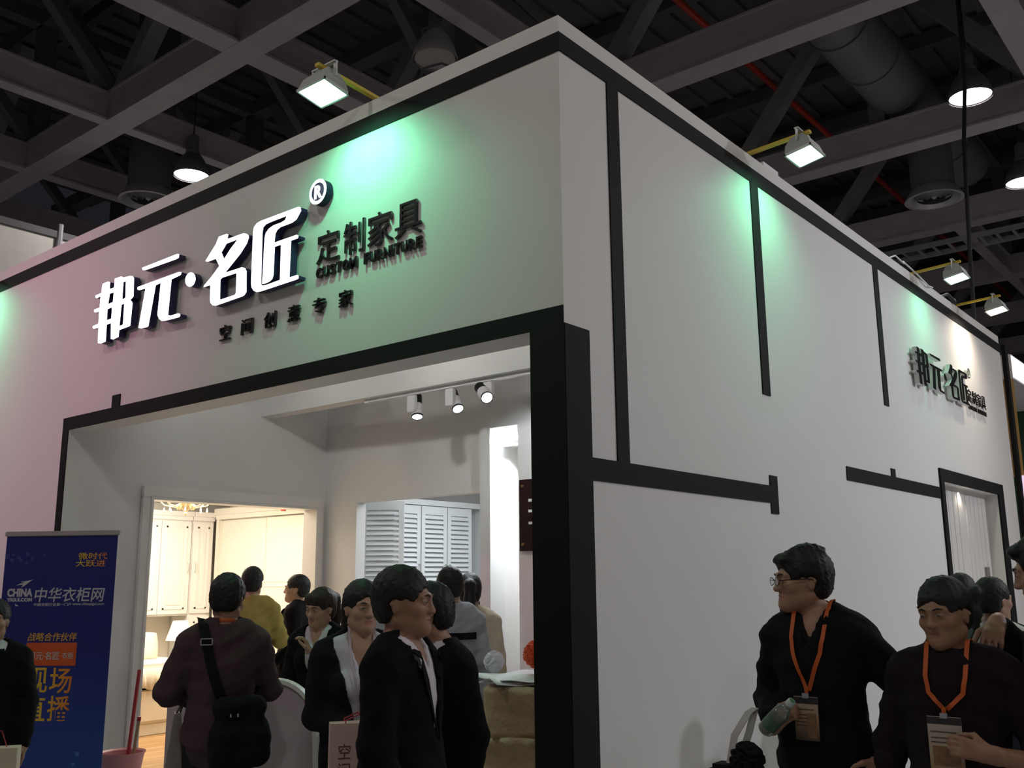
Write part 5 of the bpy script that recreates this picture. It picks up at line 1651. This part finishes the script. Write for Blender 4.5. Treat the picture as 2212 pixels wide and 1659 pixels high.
# man in glasses walking past the side wall
r11, S, HM, _ = person('tall man in glasses and orange lanyard looking left by the side wall', (1.168, 0.089), 1.73, -22,
    dict(seed=11, skin=SK1, head=(-48, 3, 0), head_t=(-0.035, -0.015, 0), hair='messy', girth=0.97, wear=dict(trousers=BLK, shirt=(0.012, 0.012, 0.014), shirt_v=1.37, jacket=(0.008, 0.0085, 0.010), v=1.34, vm=0.5, hem=0.74, sleeve=0.72, wrinkle=0.005),
         R=dict(el=(-0.245, 0.06, 1.115), wr=(-0.13, -0.17, 1.05), u=(0.55, -0.45, 0.45), n=(0.75, -0.2, 0.5), thumb_to=(0.2, -0.2, 1), curl=[0.75, 0.75, 0.75, 0.7], thumb=0.8),
         L=dict(el=(0.34, 0.09, 1.13), wr=(0.215, -0.02, 0.93), u=(-0.5, -0.5, -0.7), n=(-0.8, 0.2, 0.3))))
bd = lanyard(r11, S, ORG, 1.165, badge=badge_mat('badge_print'), bw=0.094, bh=0.16, y=-0.15)
def badge_print(bd, w, ztop, rows, pic):
    y = bd['y_front']
    ink = cmat('badge_ink', (0.10, 0.07, 0.05), rough=0.5)
    for k, (z, f) in enumerate(rows):
        MB().box(-w * 0.42, -w * 0.42 + w * 0.84 * f, y - 0.001, y + 0.001, ztop - z - 0.004, ztop - z).build('badge_text', ink, bd)
    MB().box(pic[0], pic[1], y - 0.001, y + 0.001, ztop - pic[3], ztop - pic[2]).build('badge_picture', cmat('badge_photo', (0.22, 0.12, 0.06), rough=0.5, var=0.7, scale=45), bd)
    MB().box(-w * 0.5, w * 0.5, y - 0.001, y + 0.001, ztop - 0.026, ztop - 0.002).build('badge_header', cmat('badge_dark', (0.03, 0.025, 0.03), rough=0.3), bd)
badge_print(bd, 0.094, 1.165, ((0.045, 0.9), (0.065, 0.5), (0.078, 0.55), (0.091, 0.5), (0.104, 0.5)), (0.0, 0.038, 0.06, 0.15))
gl = local_thing('eyeglasses', 'dark rimmed eyeglasses on the tall man looking left', 'glasses', r11)
rimm = cmat('glasses_rim', (0.015, 0.013, 0.013), rough=0.3)
for s in (-1, 1):
    pts = [(0.032 * s + 0.023 * math.cos(a), -0.116 + 0.006 * abs(math.cos(a)) , 1.604 + 0.016 * math.sin(a)) for a in np.linspace(0, 2 * PI, 17)]
    o = MB().tube(pts, 0.0016, 6).build('rim', rimm, gl, True); o.matrix_basis = S @ HM
    o = MB().prism([(0.032 * s + 0.022 * math.cos(a), 1.604 + 0.015 * math.sin(a)) for a in np.linspace(0, 2 * PI, 16, endpoint=False)], 0, 0.001, lambda u, v, w: (u, -0.115 + w, v)).build('lens', glass, gl)
    o.matrix_basis = S @ HM
    o = MB().tube([(0.054 * s, -0.112, 1.608), (0.078 * s, -0.08, 1.608), (0.084 * s, 0.01, 1.606), (0.084 * s, 0.03, 1.595)], 0.0019, 6).build('temple', rimm, gl, True); o.matrix_basis = S @ HM
o = MB().tube([(-0.01, -0.116, 1.608), (0, -0.118, 1.610), (0.01, -0.116, 1.608)], 0.0015, 6).build('bridge', rimm, gl, True); o.matrix_basis = S @ HM
bt = local_thing('water_bottle', 'small clear plastic bottle with pale cap held by the man in glasses', 'bottle', r11)
ba = Vector((-0.14, -0.245, 1.045)); bdv = Vector((0.7, -0.2, 0.62)).normalized()
Mx = Matrix.Translation(ba) @ bdv.to_track_quat('Z', 'Y').to_matrix().to_4x4()
petm = mat('clear_pet', (0.55, 0.62, 0.58), 0.08, trans=0.75, var=0.02)
MB().lathe([(0.026, 0.0), (0.031, 0.006), (0.031, 0.05), (0.029, 0.055), (0.031, 0.06), (0.031, 0.115), (0.024, 0.14), (0.014, 0.16), (0.013, 0.17)], 20, M=Mx).build('bottle_body', petm, bt, True)
MB().lathe([(0.016, 0.165), (0.0165, 0.168), (0.0165, 0.184), (0.014, 0.188)], 18, M=Mx).build('cap', mat('bottle_cap', (0.55, 0.62, 0.6), 0.4), bt, True)
MB().lathe([(0.012, 0.1885), (0.003, 0.189)], 14, M=Mx).build('cap_print', mat('green_print', (0.05, 0.3, 0.12), 0.5), bt)
MB().lathe([(0.0318, 0.03), (0.0318, 0.09)], 20, M=Mx, cap=False).build('bottle_label', mat('bottle_label_print', (0.09, 0.16, 0.12), 0.4, var=0.4, scale=40), bt, True)
tb = local_thing('tote_bag', 'black tote bag with a pale strap hanging from the arm of the man in glasses', 'bag', r11)
MB().box(-0.34, -0.15, -0.36, -0.24, 0.62, 0.92, bev=0.02).build('bag_body', cloth((0.015, 0.015, 0.017), 'bag_nylon'), tb)
ribbon([(-0.27, -0.30, 0.90), (-0.255, -0.27, 1.02), (-0.225, -0.20, 1.10), (-0.215, -0.16, 1.115), (-0.225, -0.20, 1.03), (-0.25, -0.25, 0.92)], 0.03, 0.003, cmat('pale_strap', (0.5, 0.44, 0.46), rough=0.7), 'strap', tb)
crumple('jacket_bundle', (0.07, 0.06, 0.07), (r11.location.x - 0.16, r11.location.y - 0.36, 0.95), cloth((0.012, 0.012, 0.013), 'bundle_cloth'), 21, 'small black cloth bundle stuffed into the black tote bag', 'cloth')

# stocky man in dark sweater
r12, S, HM, _ = person('stocky short-haired man in a dark sweater with an orange lanyard, glancing down', (1.735, -0.13), 1.605, -14,
    dict(seed=12, skin=SK2, head=(-14, 7, -3), hair='short', girth=1.03, wide=1.03, belly=0.015, wear=dict(trousers=BLK, jacket=(0.016, 0.010, 0.014), hem=0.80, sleeve=0.30, neckband=True, wrinkle=0.005),
         L=dict(el=(0.31, -0.05, 1.09), wr=(0.15, -0.245, 1.145), u=(-0.85, -0.25, 0.2), n=(-0.1, 0.9, -0.2), thumb_to=(0, -0.1, 1), curl=[0.55, 0.6, 0.65, 0.7], thumb=0.9),
         R=dict(el=(-0.255, 0.02, 1.12), wr=(-0.25, -0.08, 0.88))))
bd = lanyard(r12, S, ORG, 1.25, badge=badge_mat('badge_print_red'), bw=0.115, bh=0.18, y=-0.178, spread=0.072)
badge_print(bd, 0.115, 1.25, ((0.05, 0.9), (0.07, 0.8), (0.085, 0.85)), (-0.045, 0.045, 0.10, 0.165))

# man at the right edge with a hand on the stocky man's shoulder
person('dark-haired man cut by the right edge, resting a hand on the stocky man\'s shoulder', (2.04, 0.136), 1.765, -84,
    dict(seed=13, skin=SK1, head=(-10, 14, 0), hair='messy', wear=dict(trousers=BLK, jacket=(0.02, 0.02, 0.024), hem=0.76, neckband=True),
         R=dict(el=(-0.28, -0.06, 1.20), wr=(-0.01, -0.20, 1.415), u=(0.85, -0.22, -0.35), n=(-0.3, 0.0, -1), thumb_to=(0, -1, 0), curl=0.35, thumb=0.3, spread=0.3)))

# woman with a ponytail and backpack, seen from behind
spots = mat('spotted_cotton', (0.62, 0.62, 0.62), 0.9)
_nt = spots.node_tree
_vo = _nt.nodes.new('ShaderNodeTexVoronoi'); _vo.inputs['Scale'].default_value = 22; _vo.inputs['Randomness'].default_value = 0.8
_tc = [n for n in _nt.nodes if n.type == 'TEX_COORD'][0]
_nt.links.new(_tc.outputs['Object'], _vo.inputs['Vector'])
_cr = _nt.nodes.new('ShaderNodeValToRGB')
_cr.color_ramp.elements[0].position = 0.30; _cr.color_ramp.elements[0].color = (0.02, 0.02, 0.02, 1)
_cr.color_ramp.elements[1].position = 0.33; _cr.color_ramp.elements[1].color = (0.62, 0.62, 0.6, 1)
_nt.links.new(_vo.outputs['Distance'], _cr.inputs[0])
_nt.links.new(_cr.outputs[0], _nt.nodes['Principled BSDF'].inputs['Base Color'])
r14, S, HM, _ = person('woman with black ponytail and white spotted top seen from behind', (1.32, 2.24), 1.60, 128,
    dict(seed=14, fem=1, skin=SK3, head=(8, 4, 0), hair='ponyback', fine=0.008, girth=0.94, hands=False, wear=dict(trousers=(0.03, 0.035, 0.05), jacket=(0.6, 0.6, 0.6), jacket_mat=spots, hem=0.84, sleeve=0.1, neckband=False, jacket_name='top')))
bp = local_thing('backpack', 'grey-green backpack on the woman in the spotted top', 'backpack', r14)
olive = cloth((0.075, 0.085, 0.075), 'backpack_canvas')
Fb = Field().ell((0, 0.22, 1.12), (0.14, 0.09, 0.20), 0.03).cone((-0.09, 0.20, 0.98), (0.09, 0.20, 0.98), 0.08, 0.08, 0.05).cone((-0.09, 0.19, 1.25), (0.09, 0.19, 1.25), 0.06, 0.06, 0.05).noise(0.003, 40, 3)
v_, q_ = Fb.mesh('bag_body', 0.012)
link('bag_body', fast_mesh('bag_body', v_ * 0.93, q_, smooth=True), olive, bp)
for s in (-1, 1):
    o = ribbon([(0.08 * s, 0.16, 1.33), (0.10 * s, 0.08, 1.455), (0.115 * s, 0.01, 1.485), (0.12 * s, -0.08, 1.45), (0.125 * s, -0.145, 1.33), (0.15 * s, -0.12, 1.15), (0.17 * s, 0.02, 1.02), (0.12 * s, 0.16, 0.98)], 0.045, 0.01, olive, 'shoulder_strap', bp)
    o.matrix_basis = Matrix.Scale(0.93, 4)
# person hidden behind the stocky man
person('person whose dark hair shows just behind the stocky man\'s head', (0.99, 2.87), 1.625, 170,
    dict(seed=15, skin=SK3, hair='bob', fine=0.009, hands=False, face=False, wear=dict(trousers=BLK, jacket=(0.10, 0.11, 0.10), hem=0.8, neckband=True)))

# two men in black suits at the corner
SUIT = dict(trousers=BLK, shirt=LAV, jacket=(0.005, 0.005, 0.006), v=1.13, vm=0.30, hem=0.72, lapel=True)
person('man in a black suit striding right, nearest to the viewer beside the pillar', (0.197, -1.283), 1.66, 66,
    dict(seed=7, skin=SK2, head=(6, 2, 0), hair='short', stride=0.14, wear=dict(SUIT),
         L=dict(el=(0.225, 0.06, 1.12), wr=(0.235, -0.05, 0.89)), R=dict(el=(-0.225, 0.0, 1.12), wr=(-0.235, -0.12, 0.90))))
person('man in a black suit and pale open shirt leaning left, just left of the pillar', (-0.02, -0.80), 1.605, -58,
    dict(seed=8, skin=SK1, head=(-32, 10, 0), head_t=(0, -0.02, 0), hair='short', wear=dict(SUIT, collar_tip=0.07), tilt=3))

# woman facing the viewer with a paper bag
r6, S, HM, _ = person('woman in a black jacket and white shirt with a pale lanyard, facing the viewer', (-0.655, -0.72), 1.615, 6,
    dict(seed=6, fem=1, skin=SK3, head=(14, 3, 0), hair='ponyback', girth=0.92, wear=dict(trousers=BLK, shirt=WSH, shirt_v=1.28, collar_gap=0.55, collar_tip=0.09, jacket=(0.011, 0.011, 0.013), v=0.95, vm=0.27, hem=0.76),
         L=dict(el=(0.20, -0.02, 1.11), wr=(0.03, -0.20, 1.03), u=(-0.7, -0.4, 0.2), n=(0, 0.7, -0.5), thumb_to=(0, 0, 1), curl=0.75, thumb=0.8),
         R=dict(el=(-0.205, 0.0, 1.10), wr=(-0.06, -0.19, 1.06), u=(0.7, -0.4, 0.2), n=(0, 0.7, -0.5), thumb_to=(0, 0, 1), curl=0.75, thumb=0.8)))
lanyard(r6, S, cmat('pale_ribbon', (0.55, 0.5, 0.55), rough=0.6), 1.10, w=0.012, y=-0.155, spread=0.06)
pb = local_thing('paper_bag', 'pale pink paper bag with printed characters held by the woman facing the viewer', 'bag', r6)
PKP = mat('pink_paper', (0.66, 0.46, 0.42), 0.6, var=0.03)
bag = MB()
bag.box(-0.15, 0.10, -0.30, -0.22, 0.62, 1.04).build('bag_body', PKP, pb)
for u0, u1, z0, z1, c_ in ((-0.115, -0.065, 0.90, 0.96, '空'), (-0.115, -0.065, 0.82, 0.885, '间'), (-0.025, 0.045, 0.83, 0.91, '创')):
    text_obj('printed_lettering', c_, cmat('brown_ink', (0.16, 0.07, 0.05), rough=0.5), u0, u1, z0, z1, lambda u, v, w: (u, -0.3004 - w, v), 0.0008, pb, 0.004)
for y in (-0.295, -0.225):
    MB().tube([(-0.09, y, 1.035), (-0.085, y + 0.01, 1.05), (-0.03, y + 0.03, 1.07), (0.02, y + 0.01, 1.05), (0.03, y, 1.035)], 0.003, 6).build('cord_handle', cmat('red_cord', (0.35, 0.02, 0.03), rough=0.6), pb, True)

# receptionist behind the counter
person('smiling receptionist with a brown ponytail and black jacket, raising one hand behind the counter', (-2.08, 0.23), 1.575, -28,
    dict(seed=5, fem=1, skin=SK3, head=(-12, 12, 4), hair='pony', hair_c=(0.03, 0.014, 0.010), girth=0.92, wear=dict(trousers=BLK, shirt=LAV, shirt_v=1.33, collar_tip=0.07, collar_gap=0.4, jacket=BLK, v=1.12, vm=0.28, hem=0.8, sleeve=0.12),
         L=dict(el=(0.19, -0.13, 1.13), wr=(0.03, -0.20, 1.31), u=(-0.30, -0.1, 0.9), n=(-0.8, -0.5, -0.2), thumb_to=(-0.4, -1, 0.2), curl=0.6, thumb=0.5),
         R=dict(el=(-0.215, -0.03, 1.10), wr=(-0.10, -0.24, 0.98), u=(0.6, -0.7, -0.1), n=(0.2, 0.1, -1), thumb_to=(0, 0, 1), curl=0.3)))

# man in maroon at the counter, seen from behind
r2, S, HM, _ = person('man in a maroon sweater seen from behind, leaning on the reception counter', (-1.60, -0.80), 1.655, 184,
    dict(seed=2, skin=SK2, head=(-22, 14, 0), hair='short', girth=0.98, wear=dict(trousers=(0.02, 0.02, 0.024), jacket=(0.078, 0.048, 0.055), hem=0.76, sleeve=0.93, neckband=True, wrinkle=0.005, jacket_name='sweater'),
         R=dict(el=(-0.255, -0.06, 1.12), wr=(-0.10, -0.25, 1.12), u=(0.7, -0.6, 0.0), n=(0, 0, -1), thumb_to=(0.6, 0, 0.3)),
         L=dict(el=(0.275, -0.01, 1.13), wr=(0.12, -0.19, 1.08), u=(-0.7, -0.6, 0.1), n=(0, 0, -1), thumb_to=(-0.6, 0, 0.3))))
o = MB().lathe([(0.071, -0.008), (0.074, 0.0), (0.071, 0.009), (0.067, 0.0)], 26, cap=False).build('lanyard', ORG, r2, True)
o.matrix_basis = S @ Matrix.Translation((0, 0.010, 1.476)) @ Matrix.Rotation(math.radians(14), 4, 'X')
sb = local_thing('shoulder_bag', 'black shoulder bag with wide buckled strap on the man in maroon', 'bag', r2)
nyl = cloth((0.012, 0.012, 0.013), 'bag_nylon')
Fb = Field().cone((-0.17, 0.15, 1.06), (0.00, 0.17, 1.06), 0.05, 0.05, 0.02).cone((-0.18, 0.15, 0.82), (0.0, 0.18, 0.82), 0.062, 0.062, 0.08).cone((-0.18, 0.15, 0.93), (0.0, 0.18, 0.93), 0.06, 0.06, 0.08).noise(0.003, 40, 3)
v_, q_ = Fb.mesh('bag_body', 0.011)
link('bag_body', fast_mesh('bag_body', v_ * 0.968, q_, smooth=True), nyl, sb)
strap_pts0 = [(0.115, -0.05, 1.46), (0.115, 0.0, 1.472), (0.11, 0.06, 1.455), (0.095, 0.115, 1.39), (0.07, 0.145, 1.28), (0.03, 0.15, 1.15), (-0.01, 0.15, 1.06), (-0.05, 0.165, 0.98)]
strap_pts = []
for a, b in zip(strap_pts0, strap_pts0[1:]):
    for t_ in (0, 0.25, 0.5, 0.75):
        q = Vector(a).lerp(Vector(b), t_)
        if q.y > 0.02 and q.z > 1.0:
            q.y = max(q.y * 0, surf_y(r2, q.x, q.z, False, 0.03) + 0.006)
        elif q.z > 1.4:
            q.z = 1.49
        strap_pts.append(q)
strap_pts.append(Vector(strap_pts0[-1]))
o = ribbon(strap_pts, 0.05, 0.004, nyl, 'strap', sb, (1, 0, 0.25)); o.matrix_basis = Matrix.Scale(0.968, 4)
bk_ = MB()
for a, b in (((-0.028, 0), (0.028, 0)), ((0.028, 0), (0.028, 0.03)), ((0.028, 0.03), (-0.028, 0.03)), ((-0.028, 0.03), (-0.028, 0))):
    bk_.bar((a[0] + 0.094, surf_y(r2, 0.094, 1.365, False, 0.03) + 0.012, a[1] + 1.365), (b[0] + 0.094, surf_y(r2, 0.094, 1.365, False, 0.03) + 0.012, b[1] + 1.365), 0.006, 0.006)
o = bk_.build('buckle', M['chrome'], sb); o.matrix_basis = Matrix.Scale(0.968, 4)
for dx in (-0.01, 0.025):
    o = MB().tube([(-0.06 + dx, 0.225, 1.03), (-0.06 + dx, 0.235, 1.015)], 0.006, 8).build('zip_pull', M['chrome'], sb, True); o.matrix_basis = Matrix.Scale(0.968, 4)

pg = local_thing('carrier_bag', 'limp greyish carrier bag hanging at the left side of the man in maroon', 'bag', r2)
cb = MB()
cb.prism([(0.15, 0.42), (0.27, 0.42), (0.24, 0.80), (0.215, 0.98), (0.185, 0.98), (0.16, 0.80)], -0.16, -0.06, lambda u, v, w: (u, w + 0.02 * math.sin(9 * v), v))
cb.build('bag_body', mat('grey_carrier', (0.36, 0.31, 0.29), 0.5, bump=0.5, bscale=12), pg)
MB().tube([(0.19, -0.12, 0.97), (0.17, -0.16, 1.04), (0.16, -0.18, 1.07), (0.17, -0.14, 1.04), (0.21, -0.10, 0.97)], 0.006, 6).build('bag_handle', mat('grey_carrier_handle', (0.36, 0.31, 0.29), 0.5), pg, True)

# person at the left edge in front of the banner
r1, S, HM, _ = person('person in a dark suit cut by the left edge in front of the banner', (-2.94, -1.37), 1.53, -12,
    dict(seed=1, skin=SK2, head=(6, 0, 0), hair='short', wear=dict(trousers=BLK, shirt=WSH, jacket=BLK, v=1.13, vm=0.30, hem=0.74, lapel=True)))
tie = MB().prism([(-0.018, 1.40), (0.018, 1.40), (0.032, 1.17), (0.0, 1.12), (-0.032, 1.17)], 0, 0.006, lambda u, v, w: (u, -0.145 - w, v)).build('tie', cmat('red_silk', (0.16, 0.015, 0.02), rough=0.4), r1)
tie.matrix_basis = S @ tie.matrix_basis
t = local_thing('paper_bag', 'cream paper bag held by the person at the left edge', 'bag', r1)
MB().box(-0.02, 0.24, -0.34, -0.24, 0.45, 0.80).build('bag_body', mat('cream_paper', (0.6, 0.52, 0.4), 0.6), t)
MB().tube([(0.05, -0.29, 0.80), (0.08, -0.29, 0.88), (0.15, -0.29, 0.88), (0.18, -0.29, 0.80)], 0.003, 6).build('cord_handle', cmat('red_cord', (0.35, 0.02, 0.03), rough=0.6), t, True)
MB().box(0.10, 0.16, -0.341, -0.34, 0.55, 0.74).build('print', cmat('orange_print', (0.5, 0.12, 0.03), rough=0.5), t)

# people inside the booth
person('man in an olive jacket seen from behind at the showroom doorway', (-4.37, 1.36), 1.74, 172,
    dict(seed=3, skin=SK3, hair='short', fine=0.008, hands=False, head=(-6, 4, 0), wear=dict(trousers=BLK, jacket=(0.36, 0.30, 0.085), hem=0.80, neckband=True, wrinkle=0.006, jres=0.012),
         L=dict(el=(0.24, -0.05, 1.12), wr=(0.12, -0.22, 1.15)), R=dict(el=(-0.25, -0.05, 1.12), wr=(-0.12, -0.22, 1.15))))
person('young man in a black suit standing in profile facing left at the showroom doorway', (-4.52, 1.95), 1.675, -100,
    dict(seed=4, skin=SK3, hair='short', fine=0.008, hands=False, head=(0, 0, 0), wear=dict(SUIT),
         L=dict(el=(0.22, 0.04, 1.12), wr=(0.2, -0.14, 0.95)), R=dict(el=(-0.22, 0.06, 1.12), wr=(-0.2, -0.1, 0.93))))
r9, S, HM, _ = person('man in a grey jacket with a black stripe seen from behind in the lobby', (-1.80, 1.10), 1.70, 186,
    dict(seed=9, skin=SK3, hair='short', fine=0.008, hands=False, head=(10, 6, 0), wear=dict(trousers=BLK, jacket=(0.36, 0.39, 0.43), hem=0.80, neckband=True, wrinkle=0.006)))
st = MB()
pv = None
for k in range(11):
    x = -0.17 + 0.34 * k / 10
    y = 0.010 + 0.145 * math.sqrt(max(0, 1 - (x / 0.205) ** 2))
    rr_ = [st.bm.verts.new((x, y, 1.30)), st.bm.verts.new((x, y + 0.004, 1.255))]
    if pv:
        st.bm.faces.new((pv[0], rr_[0], rr_[1], pv[1]))
    pv = rr_
o = st.build('stripe', cloth(BLK), r9); o.modifiers.new('thick', 'SOLIDIFY').thickness = 0.01
o.matrix_basis = S @ o.matrix_basis
person('woman in a cream jacket half hidden behind the man in the grey jacket', (-2.02, 1.55), 1.66, 160,
    dict(seed=10, fem=1, skin=SK3, hair='ponyback', fine=0.009, hands=False, head=(20, 6, 0), wear=dict(trousers=BLK, jacket=(0.62, 0.55, 0.42), hem=0.8, neckband=True)))
person('person in dark clothes just visible beside the white niche', (-3.42, 3.5), 1.68, 150,
    dict(seed=16, skin=SK3, hair='short', fine=0.009, hands=False, face=False, girth=0.85, wear=dict(trousers=BLK, jacket=(0.03, 0.02, 0.02), hem=0.8, neckband=True)))
